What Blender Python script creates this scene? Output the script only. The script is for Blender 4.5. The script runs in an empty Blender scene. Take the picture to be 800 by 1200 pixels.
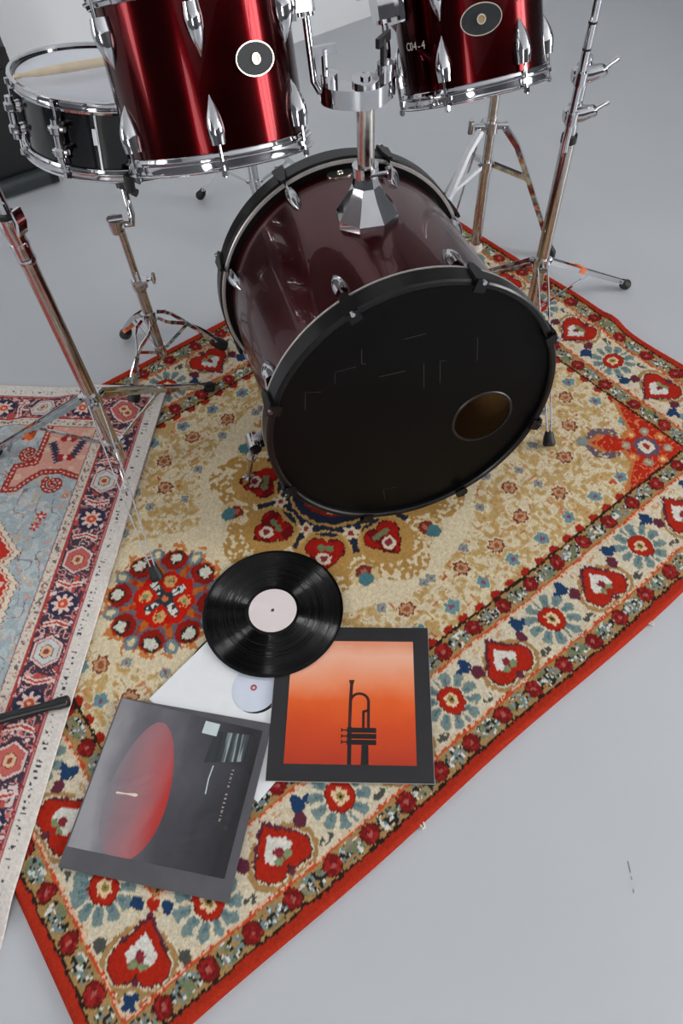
import bpy, math, random
import numpy as np
from mathutils import Matrix, Vector

random.seed(7)
rng = np.random.default_rng(11)
S = bpy.context.scene
COL = S.collection

# ------------------------------------------------------------------ camera
CAM_F, CAM_TH, CAM_ROLL, CAM_H = 832.88, 0.60493, -0.07182, 1.3870


def make_camera():
    fw = Vector((0, math.sin(CAM_TH), -math.cos(CAM_TH)))
    up = Vector((0, math.cos(CAM_TH), math.sin(CAM_TH)))
    rt = Vector((1, 0, 0))
    c, s = math.cos(CAM_ROLL), math.sin(CAM_ROLL)
    r2, u2 = c * rt + s * up, -s * rt + c * up
    cd = bpy.data.cameras.new('camera')
    cd.sensor_fit = 'VERTICAL'
    cd.sensor_height = 36.0
    cd.lens = 36.0 * CAM_F / 1200.0
    cd.clip_start = 0.02
    co = bpy.data.objects.new('camera', cd)
    m = Matrix((r2, u2, -fw)).transposed().to_4x4()
    m.translation = (0, 0, CAM_H)
    co.matrix_world = m
    COL.objects.link(co)
    S.camera = co


make_camera()

# ------------------------------------------------------------------ world, window light, exposure
ROOM_A = math.radians(32.0)
E1 = np.array([math.cos(ROOM_A), math.sin(ROOM_A)])
E2 = np.array([-math.sin(ROOM_A), math.cos(ROOM_A)])
X0, X1, Y0, Y1, HT = -3.3, 4.7, -4.4, 2.97, 3.1     # the room in its own axes


def room(x, y, z=0.0):
    p = E1 * x + E2 * y
    return Vector((p[0], p[1], z))


W = bpy.data.worlds.new('daylight')
S.world = W
W.use_nodes = True
W.node_tree.nodes['Background'].inputs[0].default_value = (0.90, 0.95, 1.0, 1)
W.node_tree.nodes['Background'].inputs[1].default_value = 1.0

# (wall, from, to, sill, head, watts)
WINDOWS = [('right', -4.0, -1.5, 0.7, 2.8, 250.0),
           ('left', 1.75, 2.80, 0.8, 2.8, 50.0),
           ('left', -3.9, -2.3, 0.8, 2.8, 72.0)]


def window_light(wall, a, b, z0, z1, watts):
    ld = bpy.data.lights.new('window_daylight', 'AREA')
    ld.shape = 'RECTANGLE'
    ld.size, ld.size_y = (b - a), (z1 - z0)
    ld.energy = watts
    ld.color = (1.0, 0.99, 0.975)
    lo = bpy.data.objects.new('window_daylight', ld)
    x = X1 + 0.16 if wall == 'right' else X0 - 0.16
    lo.location = room(x, (a + b) / 2, (z0 + z1) / 2)
    d = room(-1, 0) if wall == 'right' else room(1, 0)
    lo.rotation_euler = d.to_track_quat('-Z', 'Z').to_euler()
    COL.objects.link(lo)


for w_ in WINDOWS:
    window_light(*w_)

S.view_settings.view_transform = 'Standard'
S.view_settings.look = 'None'
S.view_settings.gamma = 1.0
S.view_settings.use_curve_mapping = False
S.view_settings.exposure = 0.78
S.cycles.use_denoising = True


# ------------------------------------------------------------------ materials
def lin(c):
    c = np.asarray(c, float) / 255.0
    return np.where(c <= 0.04045, c / 12.92, ((c + 0.055) / 1.055) ** 2.4)


MATS = {}


def mat(name, rgb, rough=0.5, metal=0.0, coat=0.0, coat_rough=0.03, var=0.06, scale=40.0, bump=0.0, bump_scale=200.0,
        aniso=0.0, spec=0.5, trans=0.0, attr=None, rough_var=0.04):
    m = bpy.data.materials.new(name)
    m.use_nodes = True
    nt = m.node_tree
    b = nt.nodes['Principled BSDF']
    tc = nt.nodes.new('ShaderNodeTexCoord')
    nz = nt.nodes.new('ShaderNodeTexNoise')
    nz.inputs['Scale'].default_value = scale
    nz.inputs['Detail'].default_value = 3
    nt.links.new(tc.outputs['Object'], nz.inputs['Vector'])
    mx = nt.nodes.new('ShaderNodeMix')
    mx.data_type = 'RGBA'
    mx.blend_type = 'MULTIPLY'
    mx.inputs[0].default_value = 1.0
    mr = nt.nodes.new('ShaderNodeMapRange')
    mr.inputs[1].default_value = 0.3
    mr.inputs[2].default_value = 0.7
    mr.inputs[3].default_value = 1 - var
    mr.inputs[4].default_value = 1 + var
    nt.links.new(nz.outputs['Fac'], mr.inputs[0])
    if attr:
        at = nt.nodes.new('ShaderNodeVertexColor')
        at.layer_name = attr
        nt.links.new(at.outputs['Color'], mx.inputs[6])
    else:
        l = lin(rgb)
        mx.inputs[6].default_value = (l[0], l[1], l[2], 1)
    nt.links.new(mr.outputs[0], mx.inputs[7])
    nt.links.new(mx.outputs[2], b.inputs['Base Color'])
    rr = nt.nodes.new('ShaderNodeMapRange')
    rr.inputs[3].default_value = max(0.0, rough - rough_var)
    rr.inputs[4].default_value = rough + rough_var
    nt.links.new(nz.outputs['Fac'], rr.inputs[0])
    nt.links.new(rr.outputs[0], b.inputs['Roughness'])
    b.inputs['Metallic'].default_value = metal
    b.inputs['Coat Weight'].default_value = coat
    b.inputs['Coat Roughness'].default_value = coat_rough
    b.inputs['Specular IOR Level'].default_value = spec
    b.inputs['Transmission Weight'].default_value = trans
    if aniso:
        b.inputs['Anisotropic'].default_value = aniso
        tg = nt.nodes.new('ShaderNodeTangent')
        tg.direction_type = 'RADIAL'
        tg.axis = 'Z'
        nt.links.new(tg.outputs[0], b.inputs['Tangent'])
        b.inputs['Anisotropic Rotation'].default_value = 0.25
    if bump:
        n2 = nt.nodes.new('ShaderNodeTexNoise')
        n2.inputs['Scale'].default_value = bump_scale
        n2.inputs['Detail'].default_value = 4
        nt.links.new(tc.outputs['Object'], n2.inputs['Vector'])
        bp = nt.nodes.new('ShaderNodeBump')
        bp.inputs['Strength'].default_value = bump
        bp.inputs['Distance'].default_value = 0.004
        nt.links.new(n2.outputs['Fac'], bp.inputs['Height'])
        nt.links.new(bp.outputs[0], b.inputs['Normal'])
    MATS[name] = m
    return m


mat('floor_paint', (183, 186, 190), 0.36, var=0.035, scale=1.6, bump=0.04, bump_scale=30, spec=0.4)
mat('wall_dark', (58, 58, 62), 0.7, var=0.08, scale=3)
mat('wall_grey', (96, 97, 100), 0.75, var=0.04, scale=3)
mat('wall_paint', (226, 228, 230), 0.8, var=0.02, scale=3)
mat('ceiling_paint', (225, 226, 228), 0.85, var=0.02, scale=3)
mat('window_white', (215, 216, 216), 0.5)
mat('glass', (245, 250, 250), 0.02, trans=1.0, var=0.0, rough_var=0.0)
mat('chrome', (198, 198, 201), 0.06, 1.0, var=0.04, scale=60, rough_var=0.03)
mat('chrome_worn', (196, 190, 184), 0.16, 1.0, var=0.10, scale=90, rough_var=0.08)
mat('red_lacquer', (60, 1, 4), 0.17, 0.97, 0.12, 0.02, var=0.08, scale=25, spec=0.35)
mat('bass_lacquer', (74, 4, 11), 0.24, 0.75, 0.45, 0.03, var=0.10, scale=20, spec=0.4)
mat('black_shell', (6, 6, 7), 0.15, 0.0, 0.6, 0.02, var=0.15, scale=40, spec=0.3)
mat('black_hoop', (11, 11, 12), 0.36, 0.0, 0.12, 0.15, var=0.2, scale=30, spec=0.3)
mat('black_head', (6, 6, 6), 0.40, var=0.15, scale=12, spec=0.13)
mat('pale_rim', (172, 166, 164), 0.35, 0.4, var=0.08)
mat('head_white', (226, 229, 236), 0.55, var=0.02, scale=8)
mat('head_clear', (196, 200, 204), 0.3, var=0.03)
mat('shell_wood', (150, 110, 66), 0.5, var=0.15, scale=14)
mat('rubber', (14, 14, 15), 0.55, var=0.2, scale=60)
mat('black_plastic', (18, 18, 20), 0.38, var=0.15, scale=60)
mat('stick_wood', (230, 212, 184), 0.5, var=0.08, scale=30)
mat('badge_dark', (20, 24, 26), 0.65, 0.0, var=0.35, scale=160)
mat('badge_gold', (190, 160, 110), 0.25, 0.9)
mat('badge_ring', (205, 195, 180), 0.2, 0.9)
mat('scratch_grey', (52, 52, 52), 0.6)
mat('marker_white', (206, 198, 190), 0.6)
mat('marker_pink', (190, 60, 90), 0.6)
mat('amp_black', (17, 18, 20), 0.6, var=0.25, scale=400, bump=0.3, bump_scale=700)
mat('amp_grey', (62, 68, 74), 0.55, var=0.15, scale=200)
mat('amp_rail', (50, 56, 58), 0.3, var=0.1)
mat('vinyl', (4, 4, 5), 0.17, var=0.1, scale=300, spec=0.3, rough_var=0.02)
mat('vinyl_plain', (9, 9, 10), 0.2, var=0.1)
mat('label_pink', (226, 214, 213), 0.7, var=0.02)
mat('label_blue', (208, 214, 228), 0.6, var=0.02)
mat('paper_white', (228, 230, 232), 0.6, var=0.02, bump=0.05, bump_scale=12)
mat('paper_edge', (206, 202, 196), 0.7)
mat('sleeve_charcoal', (36, 35, 37), 0.38, var=0.10, scale=25, bump=0.06, bump_scale=14)
mat('sleeve_grey', (80, 79, 84), 0.36, var=0.14, scale=18, bump=0.12, bump_scale=16)
mat('print_black', (16, 10, 10), 0.40)
mat('print_maroon', (58, 12, 8), 0.40)
mat('print_pale', (196, 208, 208), 0.4)
mat('print_cream', (226, 210, 190), 0.45)
mat('print_faint', (232, 190, 170), 0.4)
mat('orange_reflection', (222, 104, 46), 0.5)  # painted reflection of the red rug in the chrome legs
mat('fringe_white', (214, 206, 196), 0.9, var=0.08)
mat('floor_scratch', (120, 122, 126), 0.6)
mat('rug_pile', (200, 60, 40), 0.95, var=0.16, scale=420, bump=0.5, bump_scale=520, attr='Col', spec=0.1)
mat('rug_flat', (200, 60, 40), 0.9, var=0.10, scale=600, bump=0.25, bump_scale=700, attr='Col', spec=0.15)


def ramp_mat(name, stops, axis='Y', rough=0.4, lo=-0.13, hi=0.13, noise=0.35, nscale=9.0, stretch=(1, 1, 1), crumple=0.0):
    """flat printed picture: a colour ramp along one local axis, distorted by noise"""
    m = bpy.data.materials.new(name)
    m.use_nodes = True
    nt = m.node_tree
    b = nt.nodes['Principled BSDF']
    tc = nt.nodes.new('ShaderNodeTexCoord')
    sp = nt.nodes.new('ShaderNodeSeparateXYZ')
    nt.links.new(tc.outputs['Object'], sp.inputs[0])
    mr = nt.nodes.new('ShaderNodeMapRange')
    mr.inputs[1].default_value = lo
    mr.inputs[2].default_value = hi
    nt.links.new(sp.outputs[axis], mr.inputs[0])
    nz = nt.nodes.new('ShaderNodeTexNoise')
    nz.inputs['Scale'].default_value = nscale
    nz.inputs['Detail'].default_value = 4
    mp = nt.nodes.new('ShaderNodeMapping')
    mp.inputs['Scale'].default_value = stretch
    nt.links.new(tc.outputs['Object'], mp.inputs['Vector'])
    nt.links.new(mp.outputs[0], nz.inputs['Vector'])
    if crumple:
        n2 = nt.nodes.new('ShaderNodeTexNoise')
        n2.inputs['Scale'].default_value = 11.0
        n2.inputs['Detail'].default_value = 2.5
        n2.inputs['Distortion'].default_value = 0.5
        nt.links.new(tc.outputs['Object'], n2.inputs['Vector'])
        bp = nt.nodes.new('ShaderNodeBump')
        bp.inputs['Strength'].default_value = crumple
        bp.inputs['Distance'].default_value = 0.025
        nt.links.new(n2.outputs['Fac'], bp.inputs['Height'])
        nt.links.new(bp.outputs[0], b.inputs['Normal'])
    ma = nt.nodes.new('ShaderNodeMath')
    ma.operation = 'MULTIPLY_ADD'
    nt.links.new(nz.outputs['Fac'], ma.inputs[0])
    ma.inputs[1].default_value = noise
    nt.links.new(mr.outputs[0], ma.inputs[2])
    sb = nt.nodes.new('ShaderNodeMath')
    sb.operation = 'SUBTRACT'
    nt.links.new(ma.outputs[0], sb.inputs[0])
    sb.inputs[1].default_value = noise * 0.5
    cr = nt.nodes.new('ShaderNodeValToRGB')
    els = cr.color_ramp.elements
    while len(els) < len(stops):
        els.new(0.5)
    for e, (p, c) in zip(els, stops):
        e.position = p
        l = lin(c)
        e.color = (l[0], l[1], l[2], 1)
    nt.links.new(sb.outputs[0], cr.inputs[0])
    nt.links.new(cr.outputs[0], b.inputs['Base Color'])
    b.inputs['Roughness'].default_value = rough
    MATS[name] = m


ramp_mat('print_sunset', [(0.0, (176, 46, 14)), (0.3, (208, 70, 14)), (0.48, (226, 92, 26)), (0.62, (236, 140, 96)),
                          (0.85, (238, 178, 150)), (1.0, (226, 140, 104))], noise=0.30, nscale=7)
ramp_mat('print_grey', [(0.0, (150, 148, 152)), (0.22, (112, 110, 116)), (0.5, (76, 75, 82)), (0.8, (50, 50, 56)), (1.0, (30, 30, 33))],
         axis='X', noise=0.8, nscale=10, lo=-0.155, hi=0.15, stretch=(1, 0.5, 1), crumple=0.8, rough=0.32)
ramp_mat('print_red', [(0.0, (128, 122, 128)), (0.25, (142, 112, 118)), (0.55, (158, 104, 108)), (0.80, (170, 82, 84)), (0.92, (178, 56, 52)), (1.0, (176, 46, 40))],
         axis='X', noise=0.55, nscale=12, lo=-0.112, hi=-0.002, stretch=(1, 0.5, 1), crumple=0.8, rough=0.32)
ramp_mat('print_streaks', [(0.0, (40, 42, 46)), (0.40, (52, 56, 60)), (0.56, (158, 172, 174)), (0.68, (70, 76, 80)), (1.0, (34, 34, 38))],
         axis='X', noise=2.2, nscale=60, lo=0.02, hi=0.15, stretch=(1.6, 0.06, 1))


# ------------------------------------------------------------------ mesh helpers
class MB:
    def __init__(self):
        self.v, self.f = [], []

    def add(self, vs, fs):
        o = len(self.v)
        self.v += [tuple(float(x) for x in v) for v in vs]
        self.f += [tuple(i + o for i in f) for f in fs]
        return self

    def box(self, c, size, M=None):
        hx, hy, hz = size[0] / 2, size[1] / 2, size[2] / 2
        P = [Vector((sx * hx, sy * hy, sz * hz)) for sz in (-1, 1) for sy in (-1, 1) for sx in (-1, 1)]
        if M is not None:
            P = [M @ p for p in P]
        c = Vector(c)
        return self.add([p + c for p in P], [(0, 2, 3, 1), (4, 5, 7, 6), (0, 1, 5, 4), (2, 6, 7, 3), (0, 4, 6, 2), (1, 3, 7, 5)])

    def tube(self, pts, r, n=16, cap=True, flat=None):
        """tube along a polyline; r one radius or one per point; flat=(w,h) gives a rectangular strip instead"""
        P = [Vector(p) for p in pts]
        k = len(P)
        rs = r if isinstance(r, (list, tuple)) else [r] * k
        T = []
        for i in range(k):
            a = P[min(i + 1, k - 1)] - P[max(i - 1, 0)]
            if 0 < i < k - 1:
                a = (P[i + 1] - P[i]).normalized() + (P[i] - P[i - 1]).normalized()
            T.append(a.normalized())
        up = Vector((0, 0, 1)) if abs(T[0].z) < 0.9 else Vector((0, 1, 0))
        x = T[0].cross(up).normalized()
        vs = []
        for i in range(k):
            x = (x - T[i] * x.dot(T[i])).normalized()
            y = T[i].cross(x)
            for j in range(n):
                t = 2 * math.pi * j / n
                vs.append(P[i] + (x * math.cos(t) + y * math.sin(t)) * rs[i])
        fs = []
        for i in range(k - 1):
            for j in range(n):
                a, b = i * n + j, i * n + (j + 1) % n
                fs.append((a, b, b + n, a + n))
        if cap:
            fs.append(tuple(range(n - 1, -1, -1)))
            fs.append(tuple((k - 1) * n + j for j in range(n)))
        return self.add(vs, fs)

    def strip(self, pts, w, h, wide):
        """flat bar along a polyline: w across the direction 'wide', h thick"""
        P = [Vector(p) for p in pts]
        k = len(P)
        wd = Vector(wide)
        vs = []
        for i in range(k):
            t = (P[min(i + 1, k - 1)] - P[max(i - 1, 0)]).normalized()
            a = (wd - t * wd.dot(t)).normalized()
            b = t.cross(a)
            for sa, sb in ((-1, -1), (1, -1), (1, 1), (-1, 1)):
                vs.append(P[i] + a * sa * w / 2 + b * sb * h / 2)
        fs = [(3, 2, 1, 0), tuple(4 * (k - 1) + j for j in range(4))]
        for i in range(k - 1):
            for j in range(4):
                a, b = 4 * i + j, 4 * i + (j + 1) % 4
                fs.append((a, b, b + 4, a + 4))
        return self.add(vs, fs)

    def lathe(self, prof, n=64, M=None, closed=False, ph=0.0):
        """profile of (r, z) turned about local Z"""
        vs, fs = [], []
        k = len(prof)
        for (r, z) in prof:
            for j in range(n):
                t = ph + 2 * math.pi * j / n
                p = Vector((r * math.cos(t), r * math.sin(t), z))
                vs.append(M @ p if M is not None else p)
        for i in range(k if closed else k - 1):
            i2 = (i + 1) % k
            for j in range(n):
                a, b = i * n + j, i * n + (j + 1) % n
                c, d = i2 * n + (j + 1) % n, i2 * n + j
                fs.append((a, b, c, d))
        return self.add(vs, fs)

    def disc(self, r, z, n=64, M=None, down=False):
        vs = [Vector((r * math.cos(2 * math.pi * j / n), r * math.sin(2 * math.pi * j / n), z)) for j in range(n)]
        if M is not None:
            vs = [M @ p for p in vs]
        idx = tuple(range(n))
        return self.add(vs, [idx[::-1] if down else idx])

    def prism(self, poly, z0, z1, M=None):
        n = len(poly)
        vs = [Vector((x, y, z0)) for x, y in poly] + [Vector((x, y, z1)) for x, y in poly]
        if M is not None:
            vs = [M @ p for p in vs]
        fs = [tuple(range(n - 1, -1, -1)), tuple(range(n, 2 * n))]
        fs += [(i, (i + 1) % n, n + (i + 1) % n, n + i) for i in range(n)]
        return self.add(vs, fs)

    def mesh(self, name, m, angle=35):
        me = bpy.data.meshes.new(name)
        me.from_pydata(self.v, [], self.f)
        me.validate()
        me.polygons.foreach_set('use_smooth', [True] * len(me.polygons))
        me.set_sharp_from_angle(angle=math.radians(angle))
        me.materials.append(MATS[m])
        return me

    def build(self, name, m, parent=None, M=None, angle=35):
        return link(name, self.mesh(name, m, angle), parent, M)


def link(name, me, parent=None, M=None):
    o = bpy.data.objects.new(name, me)
    COL.objects.link(o)
    if parent is not None:
        o.parent = parent
    if M is not None:
        o.matrix_local = M
    return o


def thing(name, label, cat, M=None, loc=None, group=None):
    o = bpy.data.objects.new(name, None)
    o.empty_display_size = 0.05
    COL.objects.link(o)
    if M is not None:
        o.matrix_world = M
    elif loc is not None:
        o.matrix_world = Matrix.Translation(loc)
    return tag(o, label, cat, group)


def tag(o, label, cat, group=None):
    o['label'] = label
    o['category'] = cat
    if group:
        o['group'] = group
    return o


def structure(o):
    o['kind'] = 'structure'
    return o


def frame(x, y, z, o=(0, 0, 0)):
    m = Matrix((x, y, z)).transposed().to_4x4()
    m.translation = o
    return m


def rotz(a):
    return Matrix.Rotation(a, 4, 'Z')


# ------------------------------------------------------------------ the room
def slab(name, pts, z0, z1, m):
    mb = MB()
    mb.prism([(p.x, p.y) for p in pts], z0, z1)
    return structure(mb.build(name, m))


corners = [room(X0, Y0), room(X1, Y0), room(X1, Y1), room(X0, Y1)]
outer = [room(X0 - 0.3, Y0 - 0.3), room(X1 + 0.3, Y0 - 0.3), room(X1 + 0.3, Y1 + 0.3), room(X0 - 0.3, Y1 + 0.3)]
slab('floor', outer, -0.12, 0.0, 'floor_paint')
slab('ceiling', outer, HT, HT + 0.12, 'ceiling_paint')


def wall_run(name, x_of, a0, a1, holes, horizontal, m='wall_paint'):
    """one wall with window openings: x_of = (inner, outer) offsets; holes = [(a, b, z0, z1)] sorted"""
    mb = MB()
    i, o = x_of

    def piece(a, b, z0, z1):
        if horizontal:
            q = [room(a, i), room(b, i), room(b, o), room(a, o)]
        else:
            q = [room(i, a), room(i, b), room(o, b), room(o, a)]
        mb.prism([(p.x, p.y) for p in q], z0, z1)
    cur = a0
    for (a, b, z0, z1) in holes:
        piece(cur, a, 0, HT)
        piece(a, b, 0, z0)
        piece(a, b, z1, HT)
        cur = b
    piece(cur, a1, 0, HT)
    return structure(mb.build(name, m))


def holes_of(w):
    return sorted((a, b, z0, z1) for (ww, a, b, z0, z1, _) in WINDOWS if ww == w)


wall_run('wall_back', (Y1, Y1 + 0.2), X0 - 0.2, X1 + 0.2, [], True)
wall_run('wall_front', (Y0, Y0 - 0.2), X0 - 0.2, X1 + 0.2, [], True, 'wall_dark')
wall_run('wall_left', (X0, X0 - 0.2), Y0, Y1, holes_of('left'), False, 'wall_grey')
wall_run('wall_right', (X1, X1 + 0.2), Y0, Y1, holes_of('right'), False, 'wall_grey')

for wi, (w, a, b, z0, z1, _) in enumerate(WINDOWS):
    x = X1 + 0.06 if w == 'right' else X0 - 0.06
    root = thing('window_%d' % (wi + 1), 'x', 'x', loc=room(x, (a + b) / 2, z0))
    for k_ in ('label', 'category'):
        del root[k_]
    structure(root)
    R = rotz(ROOM_A).to_3x3()
    wd, ht = b - a, z1 - z0
    mb = MB()
    for yy in (-wd / 2 + 0.03, wd / 2 - 0.03):
        mb.box(R @ Vector((0, yy, ht / 2)), (0.06, 0.06, ht), R)
    for zz in (0.03, ht - 0.03):
        mb.box(R @ Vector((0, 0, zz)), (0.06, wd, 0.06), R)
    mb.build('window_frame', 'window_white', root)
    for yy in ((-wd / 6, wd / 6) if wd > 2 else (0,)):
        MB().box(R @ Vector((0, yy, ht / 2)), (0.05, 0.05, ht - 0.1), R).build('mullion', 'window_white', root)
    MB().box(R @ Vector((0, 0, ht * 0.62)), (0.05, wd - 0.1, 0.05), R).build('transom', 'window_white', root)

# ------------------------------------------------------------------ rugs
RUG_N = np.array([math.cos(2.17467), math.sin(2.17467)])
RUG_T = np.array([-RUG_N[1], RUG_N[0]])
RUG_C0, RUG_T0 = 0.15524, 0.40053
RL, RW = 1.945, 1.387
RUG1_TOP = 0.011
P2 = np.array([-0.462, 1.386])
DQ = np.array([-0.98995, 0.14142])
DP = np.array([-0.14142, -0.98995])
R2W, R2L = 0.98, 1.50


def rug_uv(x, y):
    return RUG_T0 - (x * RUG_T[0] + y * RUG_T[1]), (x * RUG_N[0] + y * RUG_N[1]) - RUG_C0


def rug_xy(u, v):
    t, n = RUG_T0 - u, v + RUG_C0
    return RUG_T[0] * t + RUG_N[0] * n, RUG_T[1] * t + RUG_N[1] * n


def sstep(a, b, x):
    t = np.clip((x - a) / (b - a), 0, 1)
    return t * t * (3 - 2 * t)


def rug1_height(x, y):
    u, v = rug_uv(x, y)
    d = np.minimum(np.minimum(u, RL - u), np.minimum(v, RW - v))
    z = RUG1_TOP * sstep(-0.001, 0.006, d)
    z = z + 0.010 * np.exp(-((v - 0.655) / 0.035) ** 2) * sstep(1.74, 1.94, u) * (d > -0.001)
    return z


def rug2_inside(x, y):
    p = (x - P2[0]) * DP[0] + (y - P2[1]) * DP[1] + 0.015
    q = (x - P2[0]) * DQ[0] + (y - P2[1]) * DQ[1] + 0.015
    return (p > 0) & (p < R2L) & (q > 0) & (q < R2W)


def rug2_base(x, y):
    u, v = rug_uv(x, y)
    d = np.minimum(np.minimum(u, RL - u), np.minimum(v, RW - v))
    return (RUG1_TOP + 0.0022) * sstep(-0.05, 0.001, d)


def ground(x, y):
    x, y = np.float64(x), np.float64(y)
    z = float(rug1_height(x, y))
    if rug2_inside(x, y):
        z = float(rug2_base(x, y)) + 0.0045
    return z


def vnoise(x, y, cell, seed):
    """value noise on arrays"""
    g = np.random.default_rng(seed).random((256, 256))
    fx, fy = x / cell, y / cell
    ix, iy = np.floor(fx).astype(int), np.floor(fy).astype(int)
    tx, ty = fx - ix, fy - iy
    tx, ty = tx * tx * (3 - 2 * tx), ty * ty * (3 - 2 * ty)
    a, b = g[ix % 256, iy % 256], g[(ix + 1) % 256, iy % 256]
    c, d = g[ix % 256, (iy + 1) % 256], g[(ix + 1) % 256, (iy + 1) % 256]
    return (a * (1 - tx) + b * tx) * (1 - ty) + (c * (1 - tx) + d * tx) * ty


def inpoly(x, y, poly):
    r = np.zeros(x.shape, bool)
    n = len(poly)
    for i in range(n):
        x1, y1 = poly[i]
        x2, y2 = poly[(i + 1) % n]
        if y1 == y2:
            continue
        c = ((y1 > y) != (y2 > y)) & (x < (x2 - x1) * (y - y1) / (y2 - y1) + x1)
        r ^= c
    return r


def heart_d(x, y):
    """rough signed distance of a heart, lobes down at y=0, tip up at y=.085"""
    ax = np.abs(x)
    lobe = np.hypot(ax - 0.024, y - 0.025) - 0.026
    # slanted side from (.0497,.03) to (0,.088)
    nx, ny = 0.058, 0.0497
    l = math.hypot(nx, ny)
    side = ((ax - 0.0497) * nx + (y - 0.03) * ny) / l
    tri = np.maximum(np.maximum(side, 0.024 - y), ax - 0.05)
    return np.minimum(lobe, tri)


RED, CRIM, GOLD, CREAM = (176, 40, 24), (124, 28, 28), (172, 136, 86), (220, 208, 182)
TEAL, NAVY, PURP, GREEN = (122, 142, 140), (36, 64, 100), (100, 46, 62), (128, 146, 104)
DARK, WHITE, ORNG, PINKL = (48, 34, 28), (224, 220, 210), (200, 78, 40), (228, 186, 156)


def paint_rug1(u0, v0):
    u = u0 + (vnoise(u0, v0, 0.005, 1) - 0.5) * 0.0055 + (vnoise(u0, v0, 0.03, 3) - 0.5) * 0.004
    v = v0 + (vnoise(u0, v0, 0.005, 2) - 0.5) * 0.0055 + (vnoise(u0, v0, 0.03, 4) - 0.5) * 0.004
    C = np.zeros(u.shape + (3,))
    C[:] = (176, 48, 28)

    def P(mask, c):
        C[mask] = c
    uc, vc = RL / 2, RW / 2
    du, dv = np.minimum(u, RL - u), np.minimum(v, RW - v)
    ab = dv <= du
    d = np.where(ab, dv, du)
    s = np.where(ab, u - uc, v - vc)
    n1 = vnoise(u0, v0, 0.0052, 5)
    n2 = vnoise(u0, v0, 0.0052, 6)
    n3 = vnoise(u0, v0, 0.010, 7)

    def guard(c0, half, per_a, per_b):
        band = np.abs(d - c0) < half
        P(band, GOLD)
        per = np.where(ab, per_a, per_b)
        ph = (s / per + 0.5 * ab * 0 + 0.5) % 1.0 - 0.5
        x = ph * per
        y = d - c0
        P(band & (np.hypot(x, y) < 0.0185), DARK)
        P(band & (np.hypot(x, y) < 0.0165), CRIM)
        P(band & (np.hypot(x, y) < 0.0165) & (n1 > 0.62), (160, 40, 36))
        P(band & (np.hypot(x, y) < 0.004), (176, 96, 90))
        x2 = ((s / per) % 1.0 - 0.5) * per
        cl = band & (((x2 / 0.027) ** 2 + (y / 0.0165) ** 2) < 1)
        P(cl & (n1 > 0.40), TEAL)
        P(cl & (n2 > 0.55), (44, 44, 40))
        P(cl & (n1 > 0.62) & (n2 > 0.42), WHITE)
        P(cl & (n3 > 0.74), (120, 128, 96))

    guard(0.0455, 0.0205, 0.0845, 0.0935)
    P((d > 0.0215) & (d < 0.0265), DARK)
    P((d > 0.0645) & (d < 0.0715), ORNG)
    P((d > 0.068) & (d < 0.0735) & (n1 > 0.35), PINKL)
    main = (d >= 0.0725) & (d < 0.190)
    P(main, CREAM)
    b0 = vnoise(u0, v0, 0.012, 15)
    P(main & (np.abs(b0 - 0.5) < 0.030), (212, 186, 142))
    # cells of the main border
    per = 0.2845
    x = ((s / per + 0.5) % 1.0 - 0.5) * per
    corner = (du < 0.262) & (dv < 0.262)
    m = main & ~corner

    def heart_motif(mk, x, y):
        hd = heart_d(x, y)
        P(mk & (hd < 0.0165) & (hd > 0.0075) & (y < 0.075), GOLD)
        P(mk & (hd < 0.009) & (y > 0.05) & (n1 > 0.25), PURP)
        P(mk & (hd < 0.0045), PURP)
        P(mk & (hd < 0.0030), (70, 40, 30))
        P(mk & (hd < 0.0015), RED)
        h2 = heart_d(x * 2.1, (y - 0.026) * 2.1)
        P(mk & (h2 < 0.004), WHITE)
        P(mk & (np.hypot(x, y - 0.036) < 0.0085), (140, 46, 56))
        P(mk & (np.hypot((np.abs(x) - 0.009) / 1.3, y - 0.024) < 0.0065), GREEN)
        P(mk & (np.hypot(x, y + 0.002) < 0.007), PURP)

    heart_motif(m, x, d - 0.085)
    ax = np.abs(x)
    P(m & ((((ax - 0.074) / 0.012) ** 2 + ((d - 0.168) / 0.017) ** 2) < 1 + 0.8 * (n1 - 0.5)), NAVY)
    P(m & ((((ax - 0.092) / 0.008) ** 2 + ((d - 0.163) / 0.008) ** 2) < 1), NAVY)
    P(m & ((((ax - 0.062) / 0.012) ** 2 + ((d - 0.141) / 0.014) ** 2) < 1), PURP)
    P(m & ((((ax - 0.08) / 0.015) ** 2 + ((d - 0.087) / 0.008) ** 2) < 1) & (n1 > 0.4), (84, 84, 78))
    P(m & ((((ax - 0.03) / 0.012) ** 2 + ((d - 0.176) / 0.006) ** 2) < 1) & (n2 > 0.45), (206, 160, 120))
    xf = 0.5 * per - ax

    def flower(mk, x, y):
        r = np.hypot(x, y)
        a = np.arctan2(y, x)
        pet = np.cos(a * 11)
        P(mk & (r > 0.030) & (r < 0.056 + 0.003 * pet) & (pet > -0.62), TEAL)
        P(mk & (r > 0.030) & (r < 0.046) & (pet > 0.75), (92, 120, 126))
        e = np.hypot(x / 0.94, y / 1.08)
        P(mk & (e < 0.0285), (120, 30, 20))
        P(mk & (e < 0.0265), RED)
        P(mk & (e < 0.0140 + 0.002 * np.cos(a * 6)), (232, 200, 160))
        P(mk & (e < 0.0075), (150, 130, 70))
        P(mk & (e < 0.0030), DARK)

    flower(m, xf, d - 0.130)
    # mitred corner: a heart on the diagonal, its tip inwards, and a blue star
    mc = main & corner
    xd, yd = (du - dv) / math.sqrt(2), (du + dv) / math.sqrt(2)
    heart_motif(mc, xd, yd - 0.150)
    r = np.hypot(du - 0.086, dv - 0.086)
    P(mc & (r < 0.024) & (r > 0.017), GOLD)
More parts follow.
